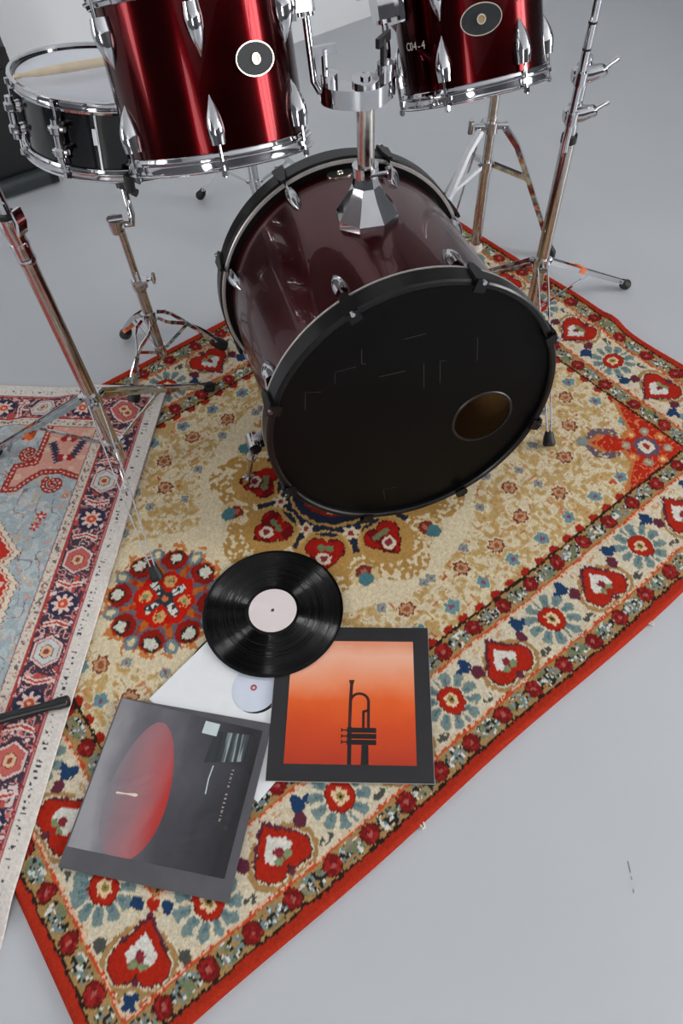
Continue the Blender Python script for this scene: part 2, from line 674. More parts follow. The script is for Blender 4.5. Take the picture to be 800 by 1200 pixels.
    P(mc & (r < 0.013 + 0.004 * np.cos(4 * np.arctan2(dv - 0.086, du - 0.086))), NAVY)
    for (fu, fv) in ((0.262, 0.130), (0.130, 0.262)):
        flower(main & (du < 0.33) & (dv < 0.33), du - fu, dv - fv)
    for (lu, lv, c_) in ((0.205, 0.166, NAVY), (0.166, 0.205, NAVY), (0.187, 0.187, RED), (0.19, 0.085, (84, 84, 78)), (0.085, 0.19, (84, 84, 78))):
        P(mc & ((((du - lu) / 0.011) ** 2 + ((dv - lv) / 0.013) ** 2) < 1), c_)
    P((d > 0.188) & (d < 0.1965), ORNG)
    P((d > 0.188) & (d < 0.1925) & (n1 > 0.35), PINKL)
    guard(0.2165, 0.0205, 0.0845, 0.0935)
    P((d > 0.2355) & (d < 0.2415), DARK)
    # ---- field
    f = d >= 0.2415
    P(f, (226, 210, 176))
    U, V = np.abs(u - uc), np.abs(v - vc)
    rc = np.hypot(u - uc, v - vc)
    ac = np.arctan2(v - vc, u - uc)
    rp = np.hypot(U - 0.4745, V)
    wob = (vnoise(u0, v0, 0.05, 9) - 0.5) * 0.03
    scroll = f & (rc > 0.335 + wob) & (rp > 0.172 + wob)
    b1, b2 = vnoise(u0, v0, 0.0115, 20), vnoise(u0, v0, 0.0115, 21)
    b3 = vnoise(u0, v0, 0.019, 22)
    P(scroll & (b1 > 0.58), (210, 182, 130))
    P(scroll & (b1 > 0.73), (196, 160, 102))
    P(scroll & (b3 > 0.70) & (b2 > 0.35), (202, 170, 114))
    P(scroll & (np.abs(b3 - 0.42) < 0.024), (192, 158, 106))
    P(scroll & (b2 > 0.88), (204, 134, 92))
    P(scroll & (b2 < 0.05), (192, 86, 54))

    def rosette(cu, cv, r0, c1, c2, c3, k=7):
        r = np.hypot(U - cu, V - cv)
        a = np.arctan2(V - cv, U - cu)
        R = r0 * (1 + 0.14 * np.cos(k * a))
        P(f & (r < R * 1.25) & (b1 > 0.2), (226, 208, 172))
        P(f & (r < R), c1)
        P(f & (r < R * 0.74), c2)
        P(f & (r < R * 0.36), c3)

    for cu, cv in ((0.08, 0.355), (0.182, 0.361), (0.279, 0.340), (0.40, 0.35), (0.49, 0.285), (0.575, 0.225), (0.642, 0.152), (0.655, 0.05), (0.32, 0.265)):
        rosette(cu, cv, 0.0185, (126, 66, 48), (204, 150, 112), (150, 92, 60))
    for i in range(9):
        rosette(0.002 + 0.0905 * i, 0.4105, 0.015, (108, 146, 152), (112, 150, 158), (140, 80, 96), 5)
    for i in range(5):
        rosette(0.690, 0.03 + 0.0905 * i, 0.015, (108, 146, 152), (112, 150, 158), (140, 80, 96), 5)
    for cu, cv in ((0.12, 0.318), (0.226, 0.263), (0.30, 0.205), (0.375, 0.24), (0.01, 0.33), (0.46, 0.21), (0.56, 0.15), (0.61, 0.08), (0.38, 0.30)):
        rosette(cu, cv, 0.0115, (128, 140, 140), (150, 158, 156), (140, 96, 100), 4)
    # half flowers along the inner guard
    for ab_, per_ in ((True, 0.0451), (False, 0.0465)):
        xx = ((s / per_ + 0.5) % 1 - 0.5) * per_
        P(f & (ab == ab_) & (np.hypot(xx, d - 0.243) < 0.0125), (168, 40, 26))
    # corner spandrels
    p, q = du - 0.241, dv - 0.241
    star = [(0, 0), (0, .205), (.028, .16), (.05, .122), (.088, .112), (.112, .150), (.158, .158), (.150, .112), (.112, .088), (.122, .05), (.16, .028), (.205, 0)]
    rt = np.hypot(p - 0.135, q - 0.135)
    P(f & (rt < 0.05) & (n1 > 0.28) & (p + q > 0.22), (112, 92, 104))
    P(f & inpoly(p, q, [(a * 1.09, b * 1.09) for a, b in star]), (198, 122, 70))
    sp = f & inpoly(p, q, star)
    P(sp, (190, 44, 24))
    P(sp & (np.abs(vnoise(u0, v0, 0.012, 31) - 0.5) < 0.035), (222, 130, 84))
    r0 = np.hypot(p - 0.065, q - 0.062)
    a0 = np.arctan2(q - 0.062, p - 0.065)
    for j in range(8):
        t = j * math.pi / 4
        rr = np.hypot(p - 0.065 - 0.050 * math.cos(t), q - 0.062 - 0.050 * math.sin(t))
        P(f & (rr < 0.0125), (170, 150, 130) if j % 2 else (214, 120, 66))
        P(f & (rr < 0.006), (204, 190, 160) if j % 2 else (232, 190, 130))
    P(f & (r0 < 0.030 + 0.003 * np.cos(8 * a0)), (98, 86, 106))
    P(f & (r0 < 0.020), (228, 214, 196))
    P(f & (r0 < 0.0095), (170, 50, 40))
    rr = np.hypot(p - 0.172, q - 0.172)
    P(f & (rr < 0.015), (140, 150, 140))
    # central medallion
    fr = f & (rc < 0.285 + 0.025 * np.cos(8 * ac)) & (rc > 0.18)
    P(fr & (vnoise(u0, v0, 0.0075, 40) > 0.46), (182, 140, 76))
    P(f & (rc < 0.192), (38, 44, 62))
    ak = (ac / (math.pi / 4) + 0.5) % 1.0 - 0.5
    aa = ak * math.pi / 4
    X, Y = rc * np.sin(aa), rc * np.cos(aa)
    hx = np.hypot(X, (Y - 0.188))
    P(f & (hx < 0.066) & (rc > 0.14), (186, 144, 80))
    P(f & (hx < 0.066) & (hx > 0.060) & (rc < 0.18), (200, 164, 100))
    hh = np.minimum(np.hypot(np.abs(X) - 0.019, Y - 0.172) - 0.0235, np.hypot(X, Y - 0.195) - 0.0285)
    hh = np.minimum(hh, np.maximum(np.abs(X) - 0.030 + (Y - 0.19) * 0.6, np.maximum(0.18 - Y, Y - 0.232)))
    P(f & (hh < 0.0035), (60, 20, 20))
    P(f & (hh < 0.001), (160, 26, 20))
    P(f & (hh < 0.001) & (vnoise(u0, v0, 0.02, 44) > 0.55), (112, 18, 24))
    P(f & (np.hypot(X, Y - 0.200) < 0.0165), (222, 206, 180))
    P(f & (np.hypot(X, Y - 0.200) < 0.009), (140, 50, 60))
    P(f & (np.hypot((np.abs(X) - 0.010) / 1.4, Y - 0.172) < 0.008), (112, 122, 84))
    ak2 = (ac / (math.pi / 4)) % 1.0 - 0.5
    aa2 = ak2 * math.pi / 4
    X2, Y2 = rc * np.sin(aa2), rc * np.cos(aa2)
    P(f & (np.hypot(X2, Y2 - 0.135) < 0.017 + 0.004 * np.cos(6 * np.arctan2(Y2 - 0.135, X2))), (226, 206, 176))
    P(f & (np.hypot(X2, Y2 - 0.135) < 0.007), (150, 50, 50))
    P(f & (np.hypot(X2 / 1.2, Y2 - 0.252) < 0.028) & (n1 > 0.3), (212, 186, 140))
    P(f & (np.hypot(X2, Y2 - 0.243) < 0.018), (124, 52, 36))
    P(f & (np.hypot(X2, Y2 - 0.262) < 0.017), (74, 120, 126))
    P(f & (np.hypot(X2, Y2 - 0.240) < 0.007), (190, 100, 80))
    P(f & (rc < 0.112), (192, 150, 86))
    P(f & (rc < 0.105), (38, 44, 62))
    P(f & (rc < 0.085), (150, 36, 26))
    P(f & (rc < 0.07 + 0.01 * np.cos(8 * ac)), (224, 206, 170))
    P(f & (rc < 0.04), (38, 60, 92))
    # pendants
    ap = np.arctan2(V * np.sign(v - vc), U - 0.4745)
    P(f & (rp < 0.140 + 0.010 * np.cos(16 * ap)) & (rp > 0.10) & (n3 > 0.52), (206, 130, 70))
    P(f & (rp < 0.120 + 0.010 * np.cos(8 * ap)), (192, 100, 40))
    P(f & (rp < 0.120 + 0.010 * np.cos(8 * ap)) & (n3 > 0.62), (186, 56, 28))
    k8 = math.pi / 4
    a8 = ((ap / k8) % 1.0 - 0.5) * k8
    x8, y8 = rp * np.sin(a8), rp * np.cos(a8)
    P(f & (np.abs(np.abs(x8) - 0.012 - (0.10 - y8) * 0.16) < 0.0085) & (y8 > 0.062) & (y8 < 0.125), (104, 98, 108))
    P(f & ((x8 / 0.013) ** 2 + ((y8 - 0.118) / 0.018) ** 2 < 1), (122, 140, 144))
    P(f & ((x8 / 0.007) ** 2 + ((y8 - 0.118) / 0.010) ** 2 < 1), (222, 206, 160))
    a9 = ((ap / k8 + 0.5) % 1.0 - 0.5) * k8
    x9, y9 = rp * np.sin(a9), rp * np.cos(a9)
    P(f & (np.hypot(x9 * 0.9, y9 - 0.100) < 0.026), (150, 30, 24))
    P(f & (np.hypot(x9, y9 - 0.107) < 0.0195) & (n1 > 0.3), (44, 44, 30))
    P(f & (np.hypot(x9 * 0.9, y9 - 0.107) < 0.0120 + 0.010 * (n1 - 0.5)), (212, 212, 196))
    P(f & (rp < 0.067 + 0.004 * np.cos(8 * ap)), (198, 30, 14))
    a4 = ((ap / (math.pi / 2) + 0.5) % 1.0 - 0.5) * math.pi / 2
    x4, y4 = rp * np.sin(a4), rp * np.cos(a4)
    P(f & (np.abs(x4) < 0.010) & (rp < 0.050), (52, 60, 66))
    P(f & (np.abs(x4) < 0.0075) & (y4 < 0.052) & (y4 > 0.020) & (n1 > 0.42), (222, 222, 210))
    a5 = ((ap / (math.pi / 2)) % 1.0 - 0.5) * math.pi / 2
    x5, y5 = rp * np.sin(a5), rp * np.cos(a5)
    P(f & (np.hypot(x5, y5 - 0.044) < 0.015) & (n1 > 0.3), (222, 170, 110))
    P(f & (np.hypot(x5, y5 - 0.044) < 0.006), (128, 150, 100))
    P(f & (rp < 0.008), (210, 120, 70))
    # faint wear and weave tone
    C *= (0.88 + 0.12 * vnoise(u0, v0, 0.004, 60))[..., None]
    return C


def paint_rug2(p, q):
    """p along the long edge, q across; both from the outer edge"""
    pj = p + (vnoise(p, q, 0.004, 71) - 0.5) * 0.0022
    qj = q + (vnoise(p, q, 0.004, 72) - 0.5) * 0.0022
    C = np.zeros(p.shape + (3,))
    C[:] = (222, 214, 206)

    def P(mask, c):
        C[mask] = c
    dp_, dq_ = np.minimum(pj, R2L - pj), np.minimum(qj, R2W - qj)
    right = dq_ <= dp_
    d = np.where(right, dq_, dp_)
    s = np.where(right, pj, qj)
    n1, n2 = vnoise(p, q, 0.005, 73), vnoise(p, q, 0.005, 74)
    n3, n4 = vnoise(p, q, 0.011, 75), vnoise(p, q, 0.018, 76)
    P((np.abs(d - 0.027) < 0.006) & (n1 > 0.66) & (((s / 0.011) % 1) < 0.55), (66, 62, 70))
    P(d > 0.0395, (158, 62, 66))
    P((d > 0.0425) & (d < 0.0445), (206, 150, 146))
    b = (d > 0.048) & (d < 0.123)
    P(b, (72, 58, 72))
    # busy vine work in the border
    P(b & (np.abs(n3 - 0.5) < 0.07), (214, 170, 164))
    P(b & (np.abs(n4 - 0.45) < 0.035), (200, 112, 104))
    P(b & (n3 > 0.80), (222, 200, 196))
    P(b & (n4 > 0.82), (186, 82, 74))
    y = d - 0.0855
    per = 0.2247
    x = ((s - 0.324) / per + 0.5) % 1.0
    x = (x - 0.5) * per
    odd = (np.floor((s - 0.324) / per + 0.5).astype(int) % 2) == 1

    def hexd(x, y, sx=1.0):
        return np.maximum(np.abs(y), 0.5 * np.abs(y) + 0.866 * np.abs(x) * sx)
    h = hexd(x, y * 1.05)
    P(b & (h < 0.036), (64, 50, 64))
    P(b & (h < 0.0325), (222, 192, 186))
    P(b & (h < 0.0275) & (h > 0.0255), (180, 92, 88))
    P(b & (h < 0.0255) & odd, (196, 100, 92))
    P(b & (h < 0.0255) & ~odd, (200, 210, 206))
    P(b & (hexd(x, y) < 0.0145), (120, 60, 60))
    P(b & (hexd(x, y) < 0.0125), (224, 184, 150))
    P(b & (hexd(x, y) < 0.006), (150, 70, 60))
    xf = 0.5 * per - np.abs(x)
    r = np.hypot(xf, y)
    a = np.arctan2(y, xf)
    P(b & (r < 0.031), (46, 50, 76))
    P(b & (r < 0.020 + 0.006 * np.cos(8 * a)), (232, 198, 184))
    P(b & (r < 0.011), (206, 84, 58))
    P(b & (r < 0.004), (232, 190, 150))
    for sg in (-1, 1):
        zz = np.abs((np.abs(x) - 0.068) + sg * 0.0 + np.abs(y) * 0.30)
        P(b & (zz < 0.0065) & (np.abs(y) < 0.030), (230, 206, 196))
        P(b & (zz < 0.0025) & (np.abs(y) < 0.028), (186, 70, 60))
    P((d > 0.1225) & (d < 0.1285), (172, 62, 60))
    g = (d >= 0.1285) & (d < 0.152)
    P(g, (216, 204, 188))
    P(g & (n1 > 0.68) & (np.abs(d - 0.140) < 0.007), (116, 104, 104))
    P(g & (n2 > 0.78), (198, 156, 146))
    P((d >= 0.152) & (d < 0.1545), (132, 96, 98))
    f = d >= 0.1545
    P(f, (164, 178, 182))
    P(f & (n4 > 0.60), (182, 194, 196))
    P(f & (n3 > 0.74), (200, 192, 186))
    P(f & (n3 < 0.16), (196, 164, 154))
    P(f & (np.abs(vnoise(p, q, 0.03, 80) - 0.5) < 0.016), (128, 118, 124))
    P(f & (vnoise(p, q, 0.022, 81) > 0.80), (188, 176, 158))
    # scattered field flowers
    rr = np.random.default_rng(5)
    for i in range(150):
        cp, cq = rr.uniform(0.17, R2L - 0.17), rr.uniform(0.17, R2W - 0.17)
        r0 = rr.uniform(0.006, 0.015)
        k = rr.integers(3, 7)
        r = np.hypot(pj - cp, qj - cq)
        a = np.arctan2(qj - cq, pj - cp) + rr.uniform(0, 6)
        col = [(184, 52, 44), (204, 112, 96), (70, 60, 78), (214, 184, 150)][i % 4]
        P(f & (r < r0 * (1 + 0.45 * np.cos(k * a))), col)
        P(f & (r < r0 * 0.4), (226, 210, 190))
    # the corner spandrel, salmon with red beaded scrolls
    P0, Q0 = pj - 0.015, qj - 0.015
    spd = [(0.138, 0.138), (0.138, 0.262), (0.20, 0.262), (0.262, 0.262), (0.275, 0.31), (0.35, 0.315), (0.345, 0.285), (0.315, 0.262), (0.29, 0.235), (0.285, 0.19), (0.302, 0.138)]
    sm = f & inpoly(P0, Q0, spd)
    P(sm, (216, 158, 142))
    P(sm & (n4 > 0.7), (222, 182, 160))

    def curve(pts, w, c, c2=None):
        best = np.full(p.shape, 9.0)
        run = np.zeros(p.shape)
        acc = 0.0
        for (x1, y1), (x2, y2) in zip(pts[:-1], pts[1:]):
            L = math.hypot(x2 - x1, y2 - y1)
            t = np.clip(((P0 - x1) * (x2 - x1) + (Q0 - y1) * (y2 - y1)) / (L * L), 0, 1)
            dd = np.hypot(P0 - x1 - t * (x2 - x1), Q0 - y1 - t * (y2 - y1))
            run = np.where(dd < best, acc + t * L, run)
            best = np.minimum(best, dd)
            acc += L
        P(f & (best < w * 1.35), (110, 48, 50))
        P(f & (best < w), c)
        if c2:
            P(f & (best < w * 0.35) & ((run % 0.012) < 0.006), c2)

    def spiral(cp, cq, r0, turns, a0, sg=1, n=26):
        return [(cp + r0 * (1 - i / n * 0.85) * math.cos(a0 + sg * turns * 6.283 * i / n),
                 cq + r0 * (1 - i / n * 0.85) * math.sin(a0 + sg * turns * 6.283 * i / n)) for i in range(n + 1)]
    dots = (232, 190, 170)
    curve(spd[1:] + [], 0.0062, (172, 52, 46), dots)
    curve(spiral(0.232, 0.290, 0.026, 1.3, -1.6), 0.005, (172, 52, 46), dots)
    curve(spiral(0.325, 0.196, 0.027, 1.4, 2.2, -1), 0.005, (172, 52, 46), dots)
    for (cp, cq, an) in ((0.205, 0.165, 0.3), (0.225, 0.222, -0.5)):
        lx = (P0 - cp) * math.cos(an) + (Q0 - cq) * math.sin(an)
        ly = -(P0 - cp) * math.sin(an) + (Q0 - cq) * math.cos(an)
        P(f & (np.abs(lx) < 0.036) & (np.abs(ly) < 0.004 + 0.008 * np.abs(np.sin(lx * 330))), (66, 62, 84))
    for (cp, cq) in ((0.24, 0.192), (0.18, 0.20)):
        r = np.hypot(np.abs(Q0 - cq) - 0.011, P0 - cp)
        P(f & (r < 0.010), (168, 40, 36))
        P(f & (np.hypot(Q0 - cq, P0 - cp) < 0.006), (230, 206, 190))
    # medallion with a jagged cream edge
    ep = np.array([-1, 0.36, 0.437, 0.525, 0.56, 0.60, 0.74, 0.80, 1.0, 3])
    eq = np.array([0.6, 0.36, 0.289, 0.206, 0.228, 0.186, 0.186, 0.23, 0.30, 0.4])
    e = np.interp(P0, ep, eq) + 0.006 * np.abs((P0 / 0.016) % 1 - 0.5) * 2
    k = Q0 - e
    P(f & (k > 0), (110, 60, 56))
    P(f & (k > 0.002), (224, 208, 186))
    P(f & (k > 0.016), (166, 60, 50))
    P(f & (k > 0.0195), (222, 196, 172))
    P(f & (k > 0.026), (188, 48, 34))
    P(f & (k > 0.030) & (vnoise(p, q, 0.02, 83) > 0.68), (222, 190, 176))
    P(f & (k > 0.030) & (vnoise(p, q, 0.025, 84) > 0.76), (110, 62, 92))
    C *= (0.91 + 0.10 * vnoise(p, q, 0.0035, 85))[..., None]
    return C


def grid_rug(name, nu, nv, xyz_fn, colors, m):
    """closed slab: a fine top grid with a skirt down to its underside"""
    top = xyz_fn
    X, Y, Z, ZB = top
    n = nu * nv
    idx = np.arange(n).reshape(nu, nv)
    V = np.stack([X, Y, Z], -1).reshape(-1, 3)
    F = np.stack([idx[:-1, :-1], idx[1:, :-1], idx[1:, 1:], idx[:-1, 1:]], -1).reshape(-1, 4)
    ring = np.concatenate([idx[:-1, 0], idx[-1, :-1], idx[:0:-1, -1], idx[0, :0:-1]])
    VB = V[ring].copy()
    VB[:, 2] = ZB.reshape(-1)[ring]
    k = len(ring)
    b = n + np.arange(k)
    nx = np.roll(np.arange(k), -1)
    SF = np.stack([ring, b, b[nx], ring[nx]], -1)
    V = np.concatenate([V, VB])
    F = np.concatenate([F, SF]).astype(np.int32)
    cols = np.concatenate([colors.reshape(-1, 3), colors.reshape(-1, 3)[ring]])
    # face orientation: the top must look up
    a, b_, c = V[F[0, 0]], V[F[0, 1]], V[F[0, 2]]
    if np.cross(b_ - a, c - a)[2] < 0:
        F = F[:, ::-1]
    me = bpy.data.meshes.new(name)
    me.vertices.add(len(V))
    me.vertices.foreach_set('co', V.astype(np.float32).ravel())
    me.loops.add(F.size)
    me.loops.foreach_set('vertex_index', np.ascontiguousarray(F).ravel())
    me.polygons.add(len(F))
    me.polygons.foreach_set('loop_start', np.arange(0, F.size, 4, dtype=np.int32))
    me.polygons.foreach_set('loop_total', np.full(len(F), 4, np.int32))
    me.update()
    ca = me.color_attributes.new('Col', 'FLOAT_COLOR', 'POINT')
    L = lin(np.clip(cols, 0, 255))
    ca.data.foreach_set('color', np.concatenate([L, np.ones((len(L), 1))], 1).astype(np.float32).ravel())
    me.polygons.foreach_set('use_smooth', np.ones(len(F), bool))
    me.materials.append(MATS[m])
    return link(name, me)


def build_rug1():
    nu, nv = int(RL / 0.0027) + 1, int(RW / 0.0027) + 1
    u, v = np.meshgrid(np.linspace(0, RL, nu), np.linspace(0, RW, nv), indexing='ij')
    C = paint_rug1(u, v)
    # the two short ends and long sides are not ruler-straight
    uw = u + 0.010 * np.exp(-((v - 0.80) / 0.16) ** 2) * sstep(1.5, 1.945, u) - 0.008 * np.exp(-((v - 0.55) / 0.1) ** 2) * sstep(1.6, 1.945, u)
    vw = v + 0.003 * np.sin(u * 9.0) * (1 - sstep(0, 0.4, v))
    x, y = rug_xy(uw, vw)
    z = rug1_height(*rug_xy(np.clip(u, 0.0, RL), np.clip(v, 0.0, RW)))
    d = np.minimum(np.minimum(u, RL - u), np.minimum(v, RW - v))
    z = np.maximum(z, 0.004) + (rng.random(u.shape) - 0.5) * 0.0011 * (d > 0.0008)
    z = z + 0.0015 * np.exp(-((d - 0.011) / 0.007) ** 2)
    zb = np.zeros_like(z) + 0.0002
    o = grid_rug('patterned_rug', nu, nv, (x, y, z, zb), C, 'rug_pile')
    return tag(o, 'thick cream and gold floral rug with red edge under the bass drum', 'rug')


def build_rug2():
    nu, nv = int(R2L / 0.0024) + 1, int(R2W / 0.0024) + 1
    p, q = np.meshgrid(np.linspace(0, R2L, nu), np.linspace(0, R2W, nv), indexing='ij')
    C = paint_rug2(p, q)
    pp, qq = p - 0.015, q - 0.015
    x = P2[0] + DP[0] * pp + DQ[0] * qq
    y = P2[1] + DP[1] * pp + DQ[1] * qq
    base = rug2_base(x, y)
    z = base + 0.0045 + (rng.random(p.shape) - 0.5) * 0.0003
    o = grid_rug('pale_rug', nu, nv, (x, y, z, base + 0.0003), C, 'rug_flat')
    return tag(o, 'thin pale blue and pink oriental rug with white selvage, overlapping the red-edged rug', 'rug')


build_rug1()
build_rug2()


def cord_loop(pts, label):
    mb = MB()
    mb.tube(pts, 0.0022, n=8)
    tag(mb.build('fringe_loop', 'fringe_white'), label, 'thread')


cord_loop([(0.094, 0.275, .004), (0.099, 0.262, .0035), (0.105, 0.252, .003), (0.109, 0.254, .003), (0.107, 0.264, .0035), (0.101, 0.278, .004)],
          'white loop of thread sticking out of the red rug edge beside the trumpet sleeve')
cord_loop([(0.617, 0.628, .004), (0.624, 0.619, .0035), (0.632, 0.613, .003), (0.635, 0.616, .003), (0.628, 0.623, .0035), (0.622, 0.630, .004)],
          'small white thread loop lying on the bare grey floor far along the red rug edge')

# ------------------------------------------------------------------ drums: shared parts
def lug_mesh(name, L, Wd, Hh, m='chrome'):
    """teardrop lug: wide round end at y=0, pointed end at y=L; z is away from the shell"""
    mb = MB()
    nl, na = 14, 12
    vs, fs = [], []
    for i in range(nl + 1):
        t = i / nl
        prof = 0.80 + 0.20 * math.sin(math.pi / 2 * min(1, t / 0.28)) if t < 0.28 else max(0.03, 1 - ((t - 0.28) / 0.72) ** 1.9)
        if i == 0:
            prof = 0.02
        t = 0.0 if i <= 1 else t
        w = Wd / 2 * prof
        h = Hh * prof
        for j in range(na + 1):
            a = math.pi * j / na
            x, z = math.cos(a) * w, math.sin(a) ** 0.8 * h
            vs.append((x, t * L, z - 0.001))
    for i in range(nl):
        for j in range(na):
            a = i * (na + 1) + j
            fs.append((a, a + 1, a + na + 2, a + na + 1))
    mb.add(vs, fs)
    # flat ridge along the middle of the lug
    return mb.mesh(name, m, 50)


def oval_badge(parent, M, rx, ry):
    n = 40
    mb = MB()
    mb.prism([(rx * math.cos(6.2832 * i / n), ry * math.sin(6.2832 * i / n)) for i in range(n)], -0.001, 0.0018)
    b = mb.build('badge', 'badge_ring', parent, M)
    mb = MB()
    mb.prism([(rx * .95 * math.cos(6.2832 * i / n), ry * .93 * math.sin(6.2832 * i / n)) for i in range(n)], 0.0018, 0.0024)
    mb.build('badge_plate', 'badge_dark', b)
    mb = MB()
    mb.lathe([(0.0042, 0.0024), (0.0050, 0.0045), (0.0074, 0.0045), (0.0080, 0.0024)], 24)
    mb.build('eyelet', 'badge_ring', b)
    mb = MB()
    mb.disc(0.0045, 0.0030, 20)
    mb.build('eyelet_centre', 'badge_gold', b)
    return b


def bent_text(parent, name, body, size, M, m, extr=0.0002):
    cu = bpy.data.curves.new(name, 'FONT')
    cu.body = body
    cu.size = size
    cu.extrude = extr
    cu.align_x = 'CENTER'
    cu.align_y = 'CENTER'
    o = bpy.data.objects.new(name + '_tmp', cu)
    COL.objects.link(o)
    dg = bpy.context.evaluated_depsgraph_get()
    me = bpy.data.meshes.new_from_object(o.evaluated_get(dg))
    bpy.data.objects.remove(o)
    me.materials.clear()
    me.materials.append(MATS[m])
    return link(name, me, parent, M)


# ------------------------------------------------------------------ bass drum
BC = Vector((0.15709, 0.93173, 0.3466))
BAX = Vector((0.230934, -0.970092, 0.074767)).normalized()
BUU = Vector((0.972815, 0.231582, 0.0))
BVV = BAX.cross(BUU).normalized()
BR, BL = 0.2955, 0.518
SR = 0.2715


def build_bass():
    # local axes: X right, Y towards the back, Z up; origin at the middle of the front hoop
    M = frame(BUU, -BAX, BVV, BC)
    root = thing('bass_drum', 'dark red bass drum with black head and black hoops lying on the floral rug', 'drum', M)
    Q = Matrix.Rotation(math.radians(-90), 4, 'X')      # lathe Z -> local Y
    mb = MB()
    mb.lathe([(SR, 0.030), (SR, BL - 0.030), (SR - 0.008, BL - 0.030), (SR - 0.008, 0.030)], 128, Q, closed=True)
    sh = mb.build('shell', 'bass_lacquer', root)
    mb = MB()
    mb.lathe([(SR - 0.0085, 0.032), (SR - 0.0085, BL - 0.032)], 96, Q)
    mb.build('shell_lining', 'shell_wood', sh)

    def hoop(y0, y1):
        r0, r1 = 0.2825, BR
        c = 0.003
        prof = [(r0, y0 + c), (r0 + c, y0), (r1 - c, y0), (r1, y0 + c), (r1, y1 - c), (r1 - c, y1), (r0 + c, y1), (r0, y1 - c)]
        m_ = MB()
        m_.lathe(prof, 128, Q, closed=True)
        return m_.build('hoop', 'black_hoop', root)
    hoop(0.0, 0.042)
    hoop(BL - 0.042, BL)
    # pale flesh-hoop lips next to both wooden hoops
    for y, ra, rb in ((0.0423, 0.280, 0.2947), (BL - 0.0423, 0.2845, 0.2910)):
        mb = MB()
        e = 0.006 if y < 0.2 else -0.005
        mb.lathe([(ra, y), (rb, y), (rb + 0.0008, y + e * .5), (rb - 0.001, y + e), (ra, y + e)], 128, Q, closed=True)
        mb.build('head_rim', 'pale_rim', root)
    for y0_, y1_ in ((0.028, 0.048), (BL - 0.048, BL - 0.028)):
        mb = MB()
        mb.lathe([(SR + 0.0005, y0_), (0.2830, y0_), (0.2830, y1_), (SR + 0.0005, y1_)], 128, Q, closed=True)
        mb.build('head_collar', 'black_head', root)
    # front head with its port hole cut in
    hx, hz, hr = 0.150, -0.060, 0.0615
    n = 96
    vs, fs = [], []
    for j in range(n):
        t = 2 * math.pi * j / n
        vs.append((hx + hr * math.cos(t), 0.011, hz + hr * math.sin(t)))
    for j in range(n):
        t = 2 * math.pi * j / n
        # outer point on the ray from the hole centre
        dx, dz = math.cos(t), math.sin(t)
        b = hx * dx + hz * dz
        s_ = -b + math.sqrt(b * b - (hx * hx + hz * hz) + 0.2835 ** 2)
        vs.append((hx + s_ * dx, 0.011, hz + s_ * dz))
    fs = [(j, (j + 1) % n, n + (j + 1) % n, n + j) for j in range(n)]
    mb = MB()
    mb.add(vs, fs)
    fh = mb.build('front_head', 'black_head', root)
    mb = MB()
    Mh = Matrix.Translation((hx, 0.011, hz)) @ Q
    mb.lathe([(hr - 0.001, 0.002), (hr - 0.001, -0.0012), (hr + 0.003, -0.0016), (hr + 0.005, 0.0)], 64, Mh)
    mb.build('port_ring', 'black_plastic', fh)
    # ghost of removed lettering
    scr = [[(-0.212, 0.078), (-0.208, 0.119), (-0.179, 0.111)], [(-0.152, 0.122), (-0.15, 0.148), (-0.111, 0.149)], [(-0.099, 0.184), (-0.1, 0.153), (-0.092, 0.15)],
           [(-0.068, 0.113), (-0.018, 0.112)], [(0.018, 0.118), (0.02, 0.058)], [(0.052, 0.062), (0.05, 0.115), (0.061, 0.112)], [(0.121, 0.148), (0.125, 0.093)],
           [(-0.021, 0.184), (0.02, 0.185)], [(-0.063, -0.238), (-0.066, -0.203), (-0.036, -0.209)]]
    for ln in scr:
        mb = MB()
        mb.strip([(a, 0.0107, b) for a, b in ln], 0.0011, 0.0004, (0.3, 0, 1) if abs(ln[0][0] - ln[1][0]) > abs(ln[0][1] - ln[1][1]) else (1, 0, 0.1))
        mb.build('glue_line', 'scratch_grey', fh)
    mb = MB()
    mb.disc(0.2830, BL - 0.012, 96, Q)
    mb.build('rear_head', 'head_white', root)
    # lugs, claws
    lm = lug_mesh('lug', 0.066, 0.029, 0.020)
    cm = MB()
    # claw hook over the hoop: local z radial, y along the drum from hoop face (0) inwards
    cm.prism([(-0.014, -0.004), (0.014, -0.004), (0.011, 0.030), (0.005, 0.050), (-0.005, 0.050), (-0.011, 0.030)], 0.0, 0.006)
    cm.box((0, -0.0055, -0.006), (0.022, 0.005, 0.022))
    claw = cm.mesh('claw', 'black_hoop')
    rodm = MB()
    rodm.tube([(0, -0.010, 0), (0, 0.088, -0.014)], 0.0030, 10)
    rodm.lathe([(0.0001, -0.013), (0.0042, -0.013), (0.0042, -0.007), (0.0001, -0.007)], 8, Matrix.Rotation(math.radians(-90), 4, 'X'))
    rod = rodm.mesh('tension_rod', 'chrome')
    for k_ in range(8):
        t = math.radians(-22.5 - 45 * k_ - 0.5)
        # rotation about local Y: angle from up, positive towards image left
        for back in (False, True):
            Rm = Matrix.Rotation(t, 4, 'Y')
            if back:
                Rm = Rm @ Matrix.Translation((0, BL, 0)) @ Matrix.Rotation(math.pi, 4, 'Z')
            link('lug', lm, root, Rm @ Matrix.Translation((0, 0.060 if back else 0.082, SR)))
            c_ = link('claw', claw, root, Rm @ Matrix.Translation((0, 0.0, BR)))
            link('tension_rod', rod, c_, Matrix.Translation((0, 0, 0.004)))
    # oval badge on top
    Mb = Matrix.Translation((0.0, 0.458, 0)) @ Matrix.Translation((0, 0, SR))
    oval_badge(root, Mb, 0.028, 0.019)
